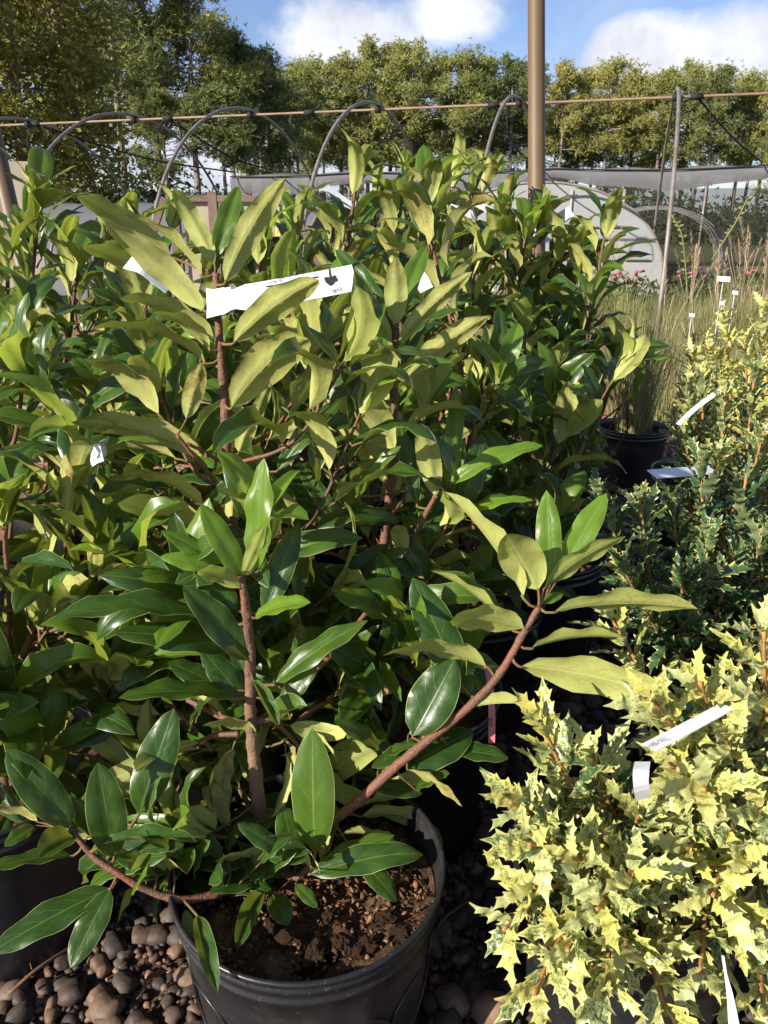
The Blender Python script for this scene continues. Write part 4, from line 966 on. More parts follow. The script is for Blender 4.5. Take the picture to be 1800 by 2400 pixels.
M_DEAD = simple('dead_leaf', (.16, .085, .04), .85, col2=(.09, .05, .03), scale=40.0)
for (u, v, rz, L, lb) in ((70, 2255, .6, .075, 'curled brown dead leaf on the gravel near the left edge'), (640, 2385, 2.2, .05, 'small dead leaf on the gravel by the front pot'), (1090, 2060, 1.1, .06, 'dead leaf on the shaded gravel right of the front pot'), (330, 2330, -.7, .05, 'dry leaf on the gravel left of the front pot')):
    p = atz(u, v, .03); me = leaf_mesh(.42, .9, -.6, 1.0, .6, .08, 1.0, 10).copy(); me.materials[0] = M_DEAD
    tag(put('dead_leaf', me, None, Matrix.Translation(p) @ Matrix.Rotation(rz, 4, 'Z') @ Matrix.Scale(L, 4)), lb, 'dead leaf')
for (a, b, lb) in (((20, 2330), (175, 2215), 'dark bent twig lying on the gravel at lower left'), ((1020, 2180), (1100, 2110), 'short twig on the shaded gravel by the front pot')):
    P = [atz(a[0], a[1], .035), atz((a[0] + b[0]) / 2 - 12, (a[1] + b[1]) / 2, .05), atz(b[0], b[1], .035)]; v_, f_ = tube(bez(P, 8), .0028, 5)
    tag(put('twig', mesh_np('twig', v_, f_, [M_DEAD])), lb, 'twig')

# ------------------------------------------------------------------ hoop frames and purlin
AZ = .294; E1 = Vector((math.sin(AZ), math.cos(AZ), 0)); E2 = Vector((math.cos(AZ), -math.sin(AZ), 0)); HB0 = Vector((3.495, 10.437, 0))
HOOP_W, HOOP_H, HOOP_S, LEG = 5.85, 2.581, 1.867, .218
names = ['sixth hoop from the right, cut by the left edge', 'fifth hoop from the right, over the leftmost shrubs', 'fourth hoop from the right, over the tall tagged shrub',
         'third hoop from the right, behind the shrub tops', 'second hoop from the right, just left of the brown pole', 'rightmost hoop, seen edge on beside the dry grass']
def hoop_pts(c, w_=HOOP_W, h_=HOOP_H, leg=LEG, n=40):
    out = [c - E1 * w_ / 2]
    for i in range(n + 1):
        th = math.pi * i / n; out.append(c - E1 * (math.cos(th) * w_ / 2) + Vector((0, 0, leg + (h_ - leg) * math.sin(th))))
    return out + [c + E1 * w_ / 2]
for k in range(6):
    c = HB0 - E2 * HOOP_S * (5 - k); o = thing('greenhouse_hoop', 'bare grey metal arch, ' + names[k], 'hoop', c, 'bare greenhouse hoops')
    V, Fc = tube(hoop_pts(c), .021, 8); put('pipe', mesh_np('pipe', V, Fc, [M_GALV]), o)
    V, Fc = tube([c + Vector((0, 0, HOOP_H - .06)) + E2 * -.035, c + Vector((0, 0, HOOP_H - .06)) + E2 * .035], .045, 8); put('clamp', mesh_np('clamp', V, Fc, [M_STRAP]), o)
pc = HB0 + Vector((0, 0, HOOP_H - .062))
V, Fc = tube([pc - E2 * 15, pc - E2 * 8, pc - E2 * 4, pc, pc + E2 * 4], .017, 8)
purl = put('ridge_pipe', mesh_np('ridge_pipe', V, Fc, [M_PURL])); tag(purl, 'long tan ridge pipe running across the tops of the hoops', 'pipe')
# straps from the ridge pipe back to the shade cloth
def strap(label, a, b, sag=.10, r=.012, tails=True):
    m = a.lerp(b, .5) - Vector((0, 0, sag)); o = thing('black_strap', label, 'strap', a, 'black tie straps')
    V, Fc = tube(bez([a, m, b], 12), r, 5); put('cord', mesh_np('cord', V, Fc, [M_STRAP]), o)
    V, Fc = tube([a - E2 * .07, a + E2 * .07], .040, 7); put('knot', mesh_np('knot', V, Fc, [M_STRAP]), o)
    if tails:
        for s in (-1, 1):
            V, Fc = tube(bez([a + E2 * .05 * s, a + E2 * .16 * s - Vector((0, 0, .10)), a + E2 * .20 * s - Vector((0, 0, .32))], 6), .010, 4); put('loose_end', mesh_np('loose_end', V, Fc, [M_STRAP]), o)
def on_pipe(u):                                                   # the point of the ridge pipe seen at column u
    best = None
    for i in range(400):
        p = pc - E2 * 15 + E2 * (19 * i / 399); d = p - EYE; uu = 900 + F * d.dot(RT) / d.dot(FW)
        if best is None or abs(uu - u) < best[0]: best = (abs(uu - u), p)
    return best[1]

# ------------------------------------------------------------------ shade cloth canopy, its posts, the dark mesh behind
CL_Y = 15.0
def canopy():
    xs = np.linspace(-2.9, 9.5, 70); V = []; Fc = []
    def sc(x): t = ((x + 7.0) / 3.3) % 1.0; return math.sin(math.pi * t)
    rows = 7
    for i, x in enumerate(xs):
        s = sc(x); yb = CL_Y - x * .30
        prof = [(3.0, 2.05 + .05 * math.sin(x * 1.7)), (1.6, 2.07 + .04 * math.sin(x * 2.3 + 1)), (.5, 2.06 - .03 * s), (0.0, 2.02 - .05 * s), (-.02, 1.96 - .09 * s), (-.01, 1.92 - .14 * s), (.02, 1.88 - .20 * s)]
        for (dy, z) in prof: V.append((x + dy * .29, yb + dy, z - .06 + .02 * math.sin(x * 5 + dy)))
    for i in range(len(xs) - 1):
        for k in range(rows - 1): Fc.append((i * rows + k, (i + 1) * rows + k, (i + 1) * rows + k + 1, i * rows + k + 1))
    o = thing('shade_canopy', 'sagging grey shade cloth stretched in front of the trees', 'shade cloth', (0, CL_Y, 0))
    put('cloth', mesh_np('cloth', V, Fc, [M_CLOTH]), o)
    rope = [(x, CL_Y - x * .30 - .03, 2.02 - .05 * sc(x) - .06) for x in xs]
    v, f = tube(rope, .012, 5); put('edge_rope', mesh_np('edge_rope', v, f, [M_STRAP]), o)
    for i in range(4):
        x = -2.6 + 3.3 * i; yb = CL_Y - x * .30
        v, f = tube([(x, yb + .1, 0), (x, yb + .1, 1.98)], .03, 7); put('post', mesh_np('post', v, f, [M_GALV]), o)
        v, f = tube([(x + .9, yb + 3.2, 0), (x + .9, yb + 3.1, 2.1)], .03, 7); put('post', mesh_np('post', v, f, [M_GALV]), o)
    return o
canopy()
def cl_edge(x): return Vector((x, CL_Y - x * .30, 2.0))
strap('black strap from the ridge pipe to the cloth at far right', on_pipe(1636), cl_edge(5.9), .05)
strap('black strap behind the brown pole', on_pipe(1160), cl_edge(2.6), .15)
strap('long black strap under the fourth hoop from the right', on_pipe(392), cl_edge(-2.0), .12, .014)
strap('long black strap at upper left crossing two hoops', on_pipe(85), cl_edge(-2.8), .12, .014)
strap('short black strap at the third hoop', on_pipe(722), cl_edge(.7), .25, .012, False)
xs = np.linspace(-26, 24, 60)  # left stretch beyond the cloth added to darken the understorey band
V = [(x, 24 - x * .18 + .10 * math.sin(x * 1.3), z) for x in xs for z in (0.0, .7, 1.4, 1.98)]
Fc = [(i * 4 + k, (i + 1) * 4 + k, (i + 1) * 4 + k + 1, i * 4 + k + 1) for i in range(len(xs) - 1) for k in range(3)]
scr = thing('mesh_screen', 'dark see-through mesh screen hung below the grey cloth, stretched left to darken the understorey', 'screen', (0, 24, 0))
put('mesh', mesh_np('mesh', V, Fc, [M_SCREEN]), scr)
for i in range(11):
    x = -25 + i * 4.8; v, f = tube([(x, 23.9 - x * .18, 0), (x, 23.9 - x * .18, 2.05)], .035, 6); put('post', mesh_np('post', v, f, [M_GALV]), scr)

# ------------------------------------------------------------------ poles
def pole(label, a, b, r, mat, name='support_pole'):
    o = thing(name, label, 'pole', (a[0], a[1], 0)); a = Vector(a); b = Vector(b)
    V, Fc = tube([a.lerp(b, i / 8) for i in range(9)], r, 24); put('shaft', mesh_np('shaft', V, Fc, [mat]), o)
    V, Fc = tube([a + Vector((0, 0, .02)), a + Vector((0, 0, .05))], r * 1.6, 16); put('footing', mesh_np('footing', V, Fc, [mat]), o); return o
pb, pt = at(1258, 520, 2.72), at(1257, -40, 2.72); dirp = (pt - pb).normalized()
b0 = pb - dirp * (pb.z / dirp.z)
pole('tall brown metal pole standing among the shrubs', (b0.x, b0.y, 0), pt + dirp * .9, .0300, M_POLE)
lb, lt = at(34, 540, 2.60), at(-12, 340, 2.60); dl = (lt - lb).normalized(); l0 = lb - dl * (lb.z / dl.z)
pole('brown metal post leaning in at the far left edge', (l0.x, l0.y, 0), lt + dl * .8, .030, M_POLE)
# no overhead shade cover is built for the brown pole
# ------------------------------------------------------------------ boards at left, timber shed, tunnels, white greenhouse
def slab(parent, name, c, s, rz, mat, tilt=0.0):
    M = Matrix.Translation(c) @ Matrix.Rotation(rz, 4, 'Z') @ Matrix.Rotation(tilt, 4, 'Y'); V, Fc = box((0, 0, 0), s, M)
    return put(name, mesh_np(name, V, Fc, [mat], smooth=False), parent)
c = aty(35, 500, 3.6); o = thing('board_panel', 'pale upright boards behind the leaning post at left', 'boards', (c.x, c.y, 0))
for i in range(3): slab(o, 'board', (c.x - .36 + i * .18, c.y + i * .02, .70), (.165, .022, 1.40 - .05 * i), .1, M_BOARD)
slab(o, 'rail', (c.x - .18, c.y + .04, 1.22), (.62, .04, .08), .1, M_WOOD)
sh = aty(540, 560, 8.6); sh.z = -.16
shed = thing('potting_shed', 'small timber shed front with cream boards, seen between the shrub tops', 'shed', sh)
slab(shed, 'panel', sh + Vector((-.33, 0, .74)), (.26, .03, 1.46), 0, M_BOARD); slab(shed, 'panel', sh + Vector((.27, 0, 1.30)), (.52, .03, .34), 0, M_BOARD); slab(shed, 'panel', sh + Vector((.27, 0, .40)), (.52, .03, .80), 0, M_BOARD)
for dx in (-.55, -.15, .60): slab(shed, 'post', sh + Vector((dx, -.03, .78)), (.09, .09, 1.56), 0, M_WOOD)
slab(shed, 'opening_shade', sh + Vector((.20, .05, .96)), (.62, .02, .40), 0, M_OPENSHADE)  # dark slab painted as the shaded inside of the shed
slab(shed, 'screen', sh + Vector((.12, -.02, 1.30)), (.26, .01, .18), 0, M_POLYG)
slab(shed, 'brace', sh + Vector((.95, -.06, .80)), (.06, .06, 1.55), 0, M_WOOD, -.42); slab(shed, 'brace', sh + Vector((-.95, -.06, .80)), (.06, .06, 1.55), 0, M_WOOD, .42)
slab(shed, 'beam', sh + Vector((0, -.02, 1.50)), (1.25, .10, .06), 0, M_WOOD)
def tunnel(label, a, b, w_, h_, mat, nrib, group=None, ends=None, name='poly_tunnel', rib=.018):
    """half-round tunnel whose ridge runs from a to b"""
    a, b = Vector(a), Vector(b); ax = (b - a).normalized(); sd = ax.cross(Vector((0, 0, 1))).normalized()
    o = thing(name, label, 'greenhouse', a.lerp(b, .5), group); n = 20; m = nrib * 2
    V = []; Fc = []
    for i in range(m + 1):
        c = a.lerp(b, i / m); dip = .02 * (i % 2)
        for k in range(n + 1):
            th = math.pi * k / n; V.append(c + sd * (math.cos(th) * w_ / 2) + Vector((0, 0, (h_ - dip) * math.sin(th) ** .8)))
    for i in range(m):
        for k in range(n): Fc.append((i * (n + 1) + k, i * (n + 1) + k + 1, (i + 1) * (n + 1) + k + 1, (i + 1) * (n + 1) + k))
    put('film', mesh_np('film', V, Fc, [mat]), o)
    for i in range(nrib + 1):
        c = a.lerp(b, i / nrib); pts = [c + sd * (math.cos(math.pi * k / n) * (w_ / 2 + .008)) + Vector((0, 0, (h_ + .010) * max(0, math.sin(math.pi * k / n)) ** .8)) for k in range(n + 1)]
        v, f = tube(pts, rib, 6); put('rib', mesh_np('rib', v, f, [M_GALV]), o)
    for s in (-1, 1):
        z = .45; xo = math.cos(math.asin((z / h_) ** 1.25)) * w_ / 2 + .01
        v, f = tube([a + sd * xo * s + Vector((0, 0, z)), b + sd * xo * s + Vector((0, 0, z))], .014, 5); put('side_rail', mesh_np('side_rail', v, f, [M_BOARD]), o)
    if ends:
        c = a if ends == 'a' else b
        V = [c] + [c + sd * (math.cos(math.pi * k / n) * w_ / 2 * .995) + Vector((0, 0, h_ * .995 * math.sin(math.pi * k / n) ** .8)) for k in range(n + 1)]
        put('end_wall', mesh_np('end_wall', V, [(0, k + 1, k + 2) for k in range(n)], [mat], smooth=False), o)
        for dx in (-.5, .5): v, f = tube([c + sd * dx - ax * .02, c + sd * dx - ax * .02 + Vector((0, 0, h_ * .93))], .022, 6); put('end_frame', mesh_np('end_frame', v, f, [M_BOARD]), o)
        for z in (.55, 1.05): v, f = tube([c - sd * w_ * .40 * (1.1 if z < 1 else .9) - ax * .03 + Vector((0, 0, z)), c + sd * w_ * .40 * (1.1 if z < 1 else .9) - ax * .03 + Vector((0, 0, z))], .018, 6); put('end_frame', mesh_np('end_frame', v, f, [M_BOARD]), o)
    return o
tl = aty(60, 600, 12.2); tunnel('long low grey polytunnel behind the shrubs on the left', (-6.0, 14.2, 0), (-.6, 11.9, 0), 2.6, 1.42, M_POLYG, 8)
tunnel('white film greenhouse with a round end wall right of the brown pole', (2.55, 13.6, 0), (4.9, 21.4, 0), 4.1, 1.72, M_POLYW, 5, None, 'a', 'white_greenhouse', .022)
tunnel('low clear film tunnel peeping out behind the white greenhouse', (5.6, 17.0, 0), (7.2, 22.0, 0), 3.2, 1.45, M_POLYC, 4, None, None, 'clear_tunnel', .014)

# ------------------------------------------------------------------ grasses and flowers beyond the pots
def blades(n, r0, h, spread, seed, width=.004, seg=4, up=.9):
    q = np.random.default_rng(seed); V = []; T = []; o = 0
    for i in range(n):
        a = q.uniform(0, 6.283); rr = r0 * math.sqrt(q.uniform(0, 1)); x0, y0 = rr * math.cos(a), rr * math.sin(a)
        b = a + q.normal(0, .6); L = h * q.uniform(.55, 1.1); lean = spread * q.uniform(.1, 1) ** 1.3; P = []
        for s in range(seg + 1):
            t = s / seg; rad = lean * t ** 1.7 * L; P.append((x0 + rad * math.cos(b), y0 + rad * math.sin(b), L * (t - .28 * lean * t * t * up)))
        sx, sy = -math.sin(b) * width / 2, math.cos(b) * width / 2
        for s in range(seg):
            k = 1 - .75 * s / seg; V += [(P[s][0] - sx * k, P[s][1] - sy * k, P[s][2]), (P[s][0] + sx * k, P[s][1] + sy * k, P[s][2])]
        V.append(P[seg])
        for s in range(seg - 1): T += [(o + 2 * s, o + 2 * s + 1, o + 2 * s + 3), (o + 2 * s, o + 2 * s + 3, o + 2 * s + 2)]
        T.append((o + 2 * seg - 2, o + 2 * seg - 1, o + 2 * seg)); o += 2 * seg + 1
    return np.array(V), np.array(T)
def plume_mesh(seed, n=60, L=.30):
    q = np.random.default_rng(seed); V = []; T = []
    for i in range(n):
        t = q.uniform(0, 1); z = t * L; x = .05 * t * t + q.normal(0, .004); r = .030 * math.sin(math.pi * min(1, t * .9 + .1)) + .004; a = q.uniform(0, 6.28)
        V += [(x, -.002, z), (x, .002, z), (x + r * math.cos(a), r * math.sin(a), z + .045)]; T.append((3 * i, 3 * i + 1, 3 * i + 2))
    return tri_np('plume', V, T, [M_PLUME])
PLUMES = [plume_mesh(i) for i in range(4)]
def grass_clump(label, x, y, n, r0, h, spread, seed, mat, plumes=0, width=.005, pot=False, z0=0.0, name='ornamental_grass'):
    o = thing(name, label, 'grass', (x, y, 0), 'ornamental grass clumps')
    if pot: add_pot(o, x, y, .155, .27, False, 0, .22); z0 = .22
    V, T = blades(n, r0, h, spread, seed, width); V = V + np.array([x, y, z0])
    b = put('blades', tri_np('blades', V, T, [mat]), o); b['kind'] = 'stuff'
    q = random.Random(seed)
    for i in range(plumes):
        a = q.uniform(0, 6.28); l = q.uniform(.08, .40) * h; top = Vector((x + math.cos(a) * l, y + math.sin(a) * l, z0 + h * q.uniform(.95, 1.25)))
        v, f = tube(bez([(x + math.cos(a) * r0 * .5, y + math.sin(a) * r0 * .5, z0), Vector((x + math.cos(a) * l * .4, y + math.sin(a) * l * .4, z0 + h * .6)), top], 6), .0025, 4)
        put('stalk', mesh_np('stalk', v, f, [M_PLUME]), o)
        put('plume', PLUMES[i % 4], o, Matrix.Translation(top - Vector((0, 0, .02))) @ Matrix.Rotation(a, 4, 'Z') @ Matrix.Rotation(q.uniform(0, .5), 4, 'Y') @ Matrix.Scale(q.uniform(.7, 1.1), 4))
    return o
gp = atz(1482, 1000, .27)
grass_clump('dry fine grass in a black pot at the end of the gravel aisle', gp.x + .01, gp.y + .02, 420, .075, .62, .55, 1, M_GRASS, 0, .0032, True)
gl = [((1560, 900), 4.3, .60, 'straw-coloured grass clump behind the potted grass', M_GRASS, 700, 0), ((1500, 800), 5.2, .62, 'green-brown grass clump left of the metal hoop legs', M_GRASSG, 700, 0), ((1640, 830), 4.9, .62, 'loose straw grass clump above the yellow shoots', M_GRASS, 800, 2),
      ((1740, 790), 4.7, .62, 'blue-green grass clump at the right edge', M_GRASSG, 900, 0), ((1800, 820), 5.4, .70, 'green grass clump cut by the right edge', M_GRASSG, 700, 3), ((1560, 740), 6.3, .66, 'grass clump at the foot of the hoop legs', M_GRASS, 700, 3),
      ((1690, 730), 6.5, .80, 'plumed grass clump in front of the pale trunk', M_GRASS, 700, 7), ((1790, 710), 6.6, .95, 'tallest plumed grass clump at the right edge', M_GRASS, 700, 10), ((1620, 700), 7.6, .80, 'plumed grass clump right of the hoop legs', M_GRASSG, 700, 6),
      ((1740, 690), 8.4, .95, 'far plumed grass clump below the cloth', M_GRASS, 600, 9), ((1480, 690), 8.4, .72, 'grass clump before the white greenhouse', M_GRASSG, 600, 4), ((1400, 690), 8.8, .95, 'plumed grass clump left of the white greenhouse wall', M_GRASS, 400, 9),
      ((1220, 690), 8.8, 1.0, 'plumed grass clump behind the brown pole', M_GRASS, 400, 8)]
for i, ((u, v), y, h, lb, m, n, pl) in enumerate(gl):
    p = aty(u, v, y); grass_clump(lb, p.x, y, int(n * .6), .26, h * .74, .95, 10 + i, m, pl, .006)
V, T = [], []; oo = 0
for i in range(60):
    yy = rnd.uniform(4.0, 10.0); xx = yy * rnd.uniform(.30, .62); v_, t_ = blades(70, .22, rnd.uniform(.18, .42), .9, 300 + i, .006, 3); V.append(v_ + np.array([xx, yy, 0])); T.append(t_ + oo); oo += len(v_)
wd = put('weeds', tri_np('weeds', np.concatenate(V), np.concatenate(T), [M_GRASSG])); wd['kind'] = 'stuff'; wd['label'] = 'low weedy grass covering the ground beyond the pots'; wd['category'] = 'weeds'
def flower_bush(label, x, y, h, seed, fm):
    o = thing('flowering_plant', label, 'flowers', (x, y, 0), 'small flowering plants'); q = np.random.default_rng(seed); V = []; T = []
    for i in range(260):
        a = q.uniform(0, 6.28); r = .26 * math.sqrt(q.uniform(0, 1)); z = h * q.uniform(.05, 1) * (1 - (r / .4) ** 2); c = np.array([x + r * math.cos(a), y + r * math.sin(a), z]); d = q.normal(0, .035, (3, 3)); V += list(c + d); T.append((3 * i, 3 * i + 1, 3 * i + 2))
    f = put('foliage', tri_np('foliage', V, T, [M_BUSH]), o); f['kind'] = 'stuff'
    for i in range(5):
        a = q.uniform(0, 6.28); r = q.uniform(.05, .24); bm = bmesh.new(); bmesh.ops.create_icosphere(bm, subdivisions=2, radius=.024)
        for vv in bm.verts: vv.co *= 1 + .35 * math.sin(vv.co.x * 190 + vv.co.y * 150); vv.co.z *= .7
        me = bpy.data.meshes.new('flower_head'); bm.to_mesh(me); bm.free(); me.materials.append(fm); put('flower_head', me, o, Matrix.Translation((x + r * math.cos(a), y + r * math.sin(a), h * q.uniform(.8, 1.02))))
for i, (u, v, y, fm, lb) in enumerate(((1455, 655, 10.5, M_PINKF, 'pink flowers before the white greenhouse'), (1500, 660, 10.8, M_PINKF, 'pink flowers beside the hoop legs'), (1390, 655, 10.9, M_PINKF, 'pink flowers in front of the round end wall'), (1600, 655, 11.2, M_PINKF, 'dark red flowers right of the hoop legs'), (1665, 660, 11.5, M_VIOLF, 'violet flowers behind the flat white tag'), (1770, 650, 11.5, M_PINKF, 'red flowers at the right edge'))):
    p = aty(u, v, y); flower_bush(lb, p.x, y, .50, 50 + i, fm)
# two tall wild stalks with sparse leaves
for i, (pts, lb) in enumerate(((((1668, 610), (1700, 560), (1725, 520), (1752, 465)), 'tall leaning weed stalk against the dark screen'), (((1612, 720), (1608, 640), (1598, 550), (1575, 505)), 'thin weed stalk beside the hoop legs'))):
    P = bez([aty(u, v, 5.6) for u, v in pts], 14); o = thing('weed_stalk', lb, 'weed', P[0]); v, f = tube(P, .005, 5); put('stalk', mesh_np('stalk', v, f, [M_GRASSG]), o)
    for k in range(4, 15):
        for s in (-1, 1):
            b = P[k]; d = Vector((s * .03, rnd.uniform(-.02, .02), .012)); V = [b, b + d * .5 + Vector((0, 0, .008)), b + d, b + d * .5 - Vector((0, 0, .008))]; put('leaf', mesh_np('leaf', V, [(0, 1, 2, 3)], [M_GRASSG], smooth=False), o)

# ------------------------------------------------------------------ trees
def pine(seed, H, cw, cb, nbr=46, lean=.3, dens=1.0):
    """trunk with limbs, and a crown of needle tufts gathered in clumps"""
    q = np.random.default_rng(seed); P = [Vector((lean * math.sin(t * 2.2 + seed) * t, lean * math.cos(t * 1.7 + seed) * t * .6, H * t)) for t in np.linspace(0, 1, 10)]
    parts = [tube(P, [H * .0125 * (1 - .82 * t) + .02 for t in np.linspace(0, 1, 10)], 8)]
    C = []
    for i in range(nbr):
        t = cb + (1 - cb) * (i + q.uniform(0, 1)) / nbr; f = (t - cb) / (1 - cb); p = path_at(P, min(t, .995))[0]
        prof = (.55 + .75 * math.sin(math.pi * min(1, f * .95 + .12))) * (1.0 if f < .82 else .72)
        ln = cw * prof * q.uniform(.35, 1.05); a = q.uniform(0, 6.283); el = q.uniform(-.05, .45) + .45 * f
        e = p + Vector((math.cos(a) * math.cos(el), math.sin(a) * math.cos(el), math.sin(el))) * ln; m = p.lerp(e, .55) - Vector((0, 0, .06 * ln))
        parts.append(tube([p, m, e], [.05 * (1 - .6 * f) + .012, .03, .010], 4, False))
        for g, s in ((1.0, 1.0), (.72, .9), (.45, .6)):
            if q.random() < (.96, .8, .45)[(1.0, .72, .45).index(g)] * dens: C.append((p.lerp(m, g / .55) if g < .55 else m.lerp(e, (g - .55) / .45), s * q.uniform(.50, .95) * (cw / 3.0) ** .5))
    C.append((P[-1], .6))
    Vn = []; Tn = []; o = 0
    for (c, r) in C:
        nt = int(28 * (r / .6) ** 2 * dens) + 5
        cc = np.array(c)[None] + q.normal(0, 1, (nt, 3)) * np.array([.48, .48, .40]) * r
        for k in range(nt):
            m = 7; d = q.normal(0, 1, (m, 3)) + np.array([0, 0, .55]); d /= np.linalg.norm(d, axis=1)[:, None]; ln = q.uniform(.18, .40, (m, 1))
            sd = np.cross(d, q.normal(0, 1, (m, 3))); sd /= np.linalg.norm(sd, axis=1)[:, None] + 1e-6; wv = sd * .030
            b = cc[k] + d * .02; tri = np.stack([b - wv, b + wv, cc[k] + d * ln], 1).reshape(-1, 3); Vn.append(tri); Tn.append(np.arange(m * 3).reshape(-1, 3) + o); o += m * 3
    tv, tf = join(*parts)
    return mesh_np('trunk', tv, tf, [M_PBARK]), np.concatenate(Vn), np.concatenate(Tn)
PINES = []
for i, (H, cw, cb) in enumerate(((15.5, 3.4, .42), (14.5, 2.8, .52), (16.0, 3.8, .38), (14.0, 2.4, .55), (15.0, 3.2, .34), (16.5, 3.6, .52))):
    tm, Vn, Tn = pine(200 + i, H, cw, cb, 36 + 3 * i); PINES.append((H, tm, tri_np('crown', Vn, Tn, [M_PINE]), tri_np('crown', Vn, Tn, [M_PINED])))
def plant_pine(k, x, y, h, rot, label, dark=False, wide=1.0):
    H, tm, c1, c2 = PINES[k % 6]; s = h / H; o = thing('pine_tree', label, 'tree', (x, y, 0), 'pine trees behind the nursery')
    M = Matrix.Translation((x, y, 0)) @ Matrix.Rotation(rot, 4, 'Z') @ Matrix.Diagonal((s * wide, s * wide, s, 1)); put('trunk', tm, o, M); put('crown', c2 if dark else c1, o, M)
ORD = ['first', 'second', 'third', 'fourth', 'fifth', 'sixth', 'seventh', 'eighth', 'ninth', 'tenth', 'eleventh', 'twelfth', 'thirteenth', 'fourteenth']
def top_h(u, v, y): return aty(u, v, y).z
# the far treeline, right to left: (column, top row, distance)
line = [(590, 150, 50), (640, 175, 52), (700, 165, 58), (745, 150, 62), (800, 150, 60), (860, 112, 60), (915, 118, 64), (965, 112, 60), (1025, 150, 62), (1080, 135, 60), (1130, 150, 62), (1190, 150, 60), (1230, 165, 64),
        (1300, 140, 60), (1345, 165, 63), (1410, 140, 60), (1470, 160, 64), (1530, 150, 60), (1590, 140, 62), (1650, 150, 58), (1715, 160, 60), (1770, 185, 60), (1815, 240, 56)]
L_ = sorted([t for t in line if t[0] < 1257], key=lambda t: -t[0]); Rr = sorted([t for t in line if t[0] > 1257], key=lambda t: t[0])
ORD += ['fifteenth']
for side, lst in (('left', L_), ('right', Rr)):
    for i, (u, v, y) in enumerate(lst):
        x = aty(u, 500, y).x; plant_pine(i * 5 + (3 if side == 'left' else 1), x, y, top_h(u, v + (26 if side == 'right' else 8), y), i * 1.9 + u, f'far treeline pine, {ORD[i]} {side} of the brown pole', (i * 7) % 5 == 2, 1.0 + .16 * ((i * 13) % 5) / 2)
back = [(680, 76), (760, 78), (930, 74), (1060, 77), (1160, 75), (1290, 76), (1380, 78), (1500, 76), (1620, 74), (1740, 77), (840, 79), (1450, 82)]
for i, (u, y) in enumerate(sorted(back)):
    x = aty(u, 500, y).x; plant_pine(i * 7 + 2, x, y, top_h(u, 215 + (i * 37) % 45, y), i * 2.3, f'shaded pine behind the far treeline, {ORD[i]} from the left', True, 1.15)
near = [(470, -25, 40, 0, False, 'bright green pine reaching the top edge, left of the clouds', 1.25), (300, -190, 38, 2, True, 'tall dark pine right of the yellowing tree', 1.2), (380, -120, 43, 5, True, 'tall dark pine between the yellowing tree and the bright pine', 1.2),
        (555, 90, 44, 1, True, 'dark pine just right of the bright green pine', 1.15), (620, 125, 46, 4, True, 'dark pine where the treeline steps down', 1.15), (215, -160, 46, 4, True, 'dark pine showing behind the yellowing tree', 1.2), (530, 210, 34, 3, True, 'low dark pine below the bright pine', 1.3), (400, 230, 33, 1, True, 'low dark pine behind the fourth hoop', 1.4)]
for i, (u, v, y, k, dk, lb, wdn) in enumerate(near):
    x = aty(u, 500, y).x; plant_pine(k, x, y, top_h(u, v, y), i * 1.1 + .4, lb, dk, wdn)
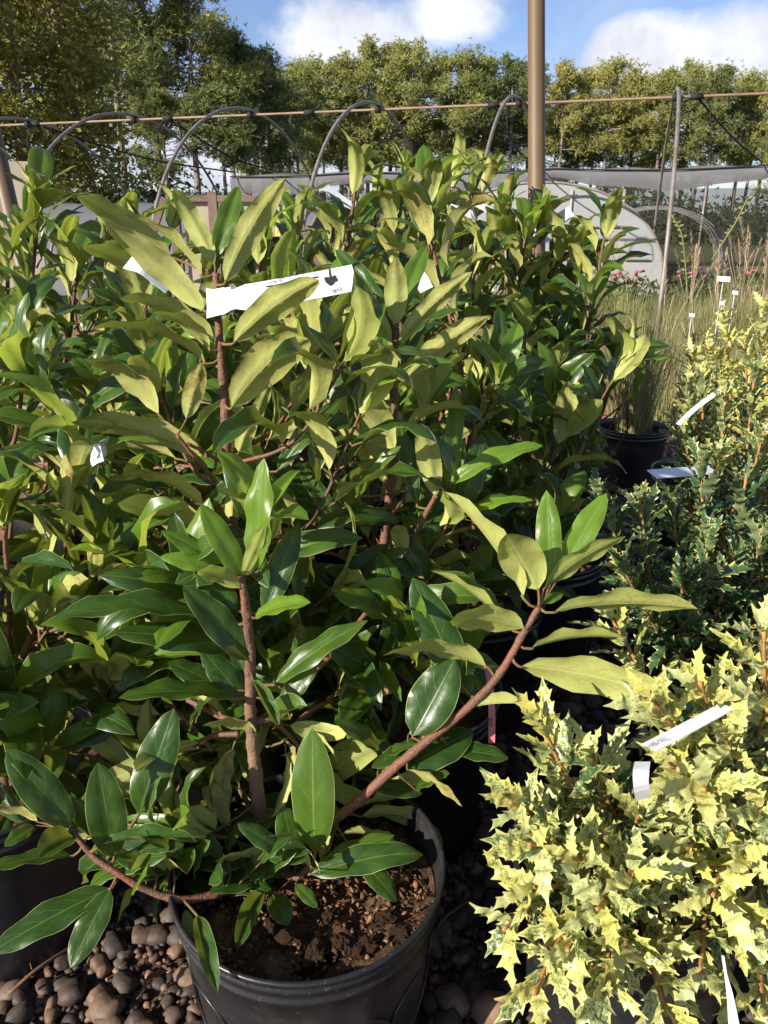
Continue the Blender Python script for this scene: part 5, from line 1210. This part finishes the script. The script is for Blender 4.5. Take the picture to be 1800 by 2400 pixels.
def broadleaf(label, x, y, H, cw, seed, n=12000, ls=.105):
    q = np.random.default_rng(seed); o = thing('broadleaf_tree', label, 'tree', (x, y, 0), 'yellowing broadleaf trees')
    P = [Vector((x + .25 * math.sin(t * 3 + seed), y + .2 * math.cos(t * 2.5), H * .92 * t)) for t in np.linspace(0, 1, 9)]
    parts = [tube(P, [.20 * (1 - .85 * t) + .02 for t in np.linspace(0, 1, 9)], 9)]; C = []
    for i in range(70):
        t = .10 + .88 * (i + q.uniform(0, 1)) / 70; p = path_at(P, min(.99, t))[0]; prof = math.sin(math.pi * min(1, .22 + .72 * t)) ** .55; ln = cw * prof * q.uniform(.45, 1.05); a = q.uniform(0, 6.283); el = q.uniform(.15, .75)
        e = p + Vector((math.cos(a) * math.cos(el), math.sin(a) * math.cos(el), math.sin(el))) * ln; m = p.lerp(e, .5); parts.append(tube([p, m + Vector((0, 0, .05)), e], [.045, .025, .008], 4, False))
        C += [(e, .62), (p.lerp(e, .75), .55), (p.lerp(e, .5), .5)]
    tv, tf = join(*parts); put('trunk', mesh_np('trunk', tv, tf, [M_PBARK]), o)
    ci = q.integers(0, len(C), n); cc = np.array([tuple(C[i][0]) for i in ci]); rr = np.array([C[i][1] for i in ci])[:, None]
    c = cc + q.normal(0, .62, (n, 3)) * rr * np.array([1, 1, .75]); d = q.normal(0, 1, (n, 3)); d[:, 2] *= .6; d /= np.linalg.norm(d, axis=1)[:, None]; s = np.cross(d, q.normal(0, 1, (n, 3))); s /= np.linalg.norm(s, axis=1)[:, None]
    sz = ls * q.uniform(.6, 1.2, (n, 1)); Q = np.stack([c - d * sz, c + s * sz * .55, c + d * sz, c - s * sz * .55], 1).reshape(-1, 3); k = np.arange(n)[:, None] * 4
    put('crown', tri_np('crown', Q, np.concatenate([k + np.array([[0, 1, 2]]), k + np.array([[0, 2, 3]])]), [M_BROAD]), o)
x = aty(75, 500, 24).x; broadleaf('big yellowing broadleaf tree filling the upper left corner', x, 24, 10.8, 3.0, 5, 15000)
x = aty(-140, 500, 22).x; broadleaf('yellowing broadleaf tree cut by the left edge', x, 22, 9.5, 2.8, 6, 9000)
x = aty(205, 500, 27).x; broadleaf('slimmer yellowing tree right of the big corner tree', x, 27, 9.6, 2.2, 8, 9000)
# understorey seen as one mass
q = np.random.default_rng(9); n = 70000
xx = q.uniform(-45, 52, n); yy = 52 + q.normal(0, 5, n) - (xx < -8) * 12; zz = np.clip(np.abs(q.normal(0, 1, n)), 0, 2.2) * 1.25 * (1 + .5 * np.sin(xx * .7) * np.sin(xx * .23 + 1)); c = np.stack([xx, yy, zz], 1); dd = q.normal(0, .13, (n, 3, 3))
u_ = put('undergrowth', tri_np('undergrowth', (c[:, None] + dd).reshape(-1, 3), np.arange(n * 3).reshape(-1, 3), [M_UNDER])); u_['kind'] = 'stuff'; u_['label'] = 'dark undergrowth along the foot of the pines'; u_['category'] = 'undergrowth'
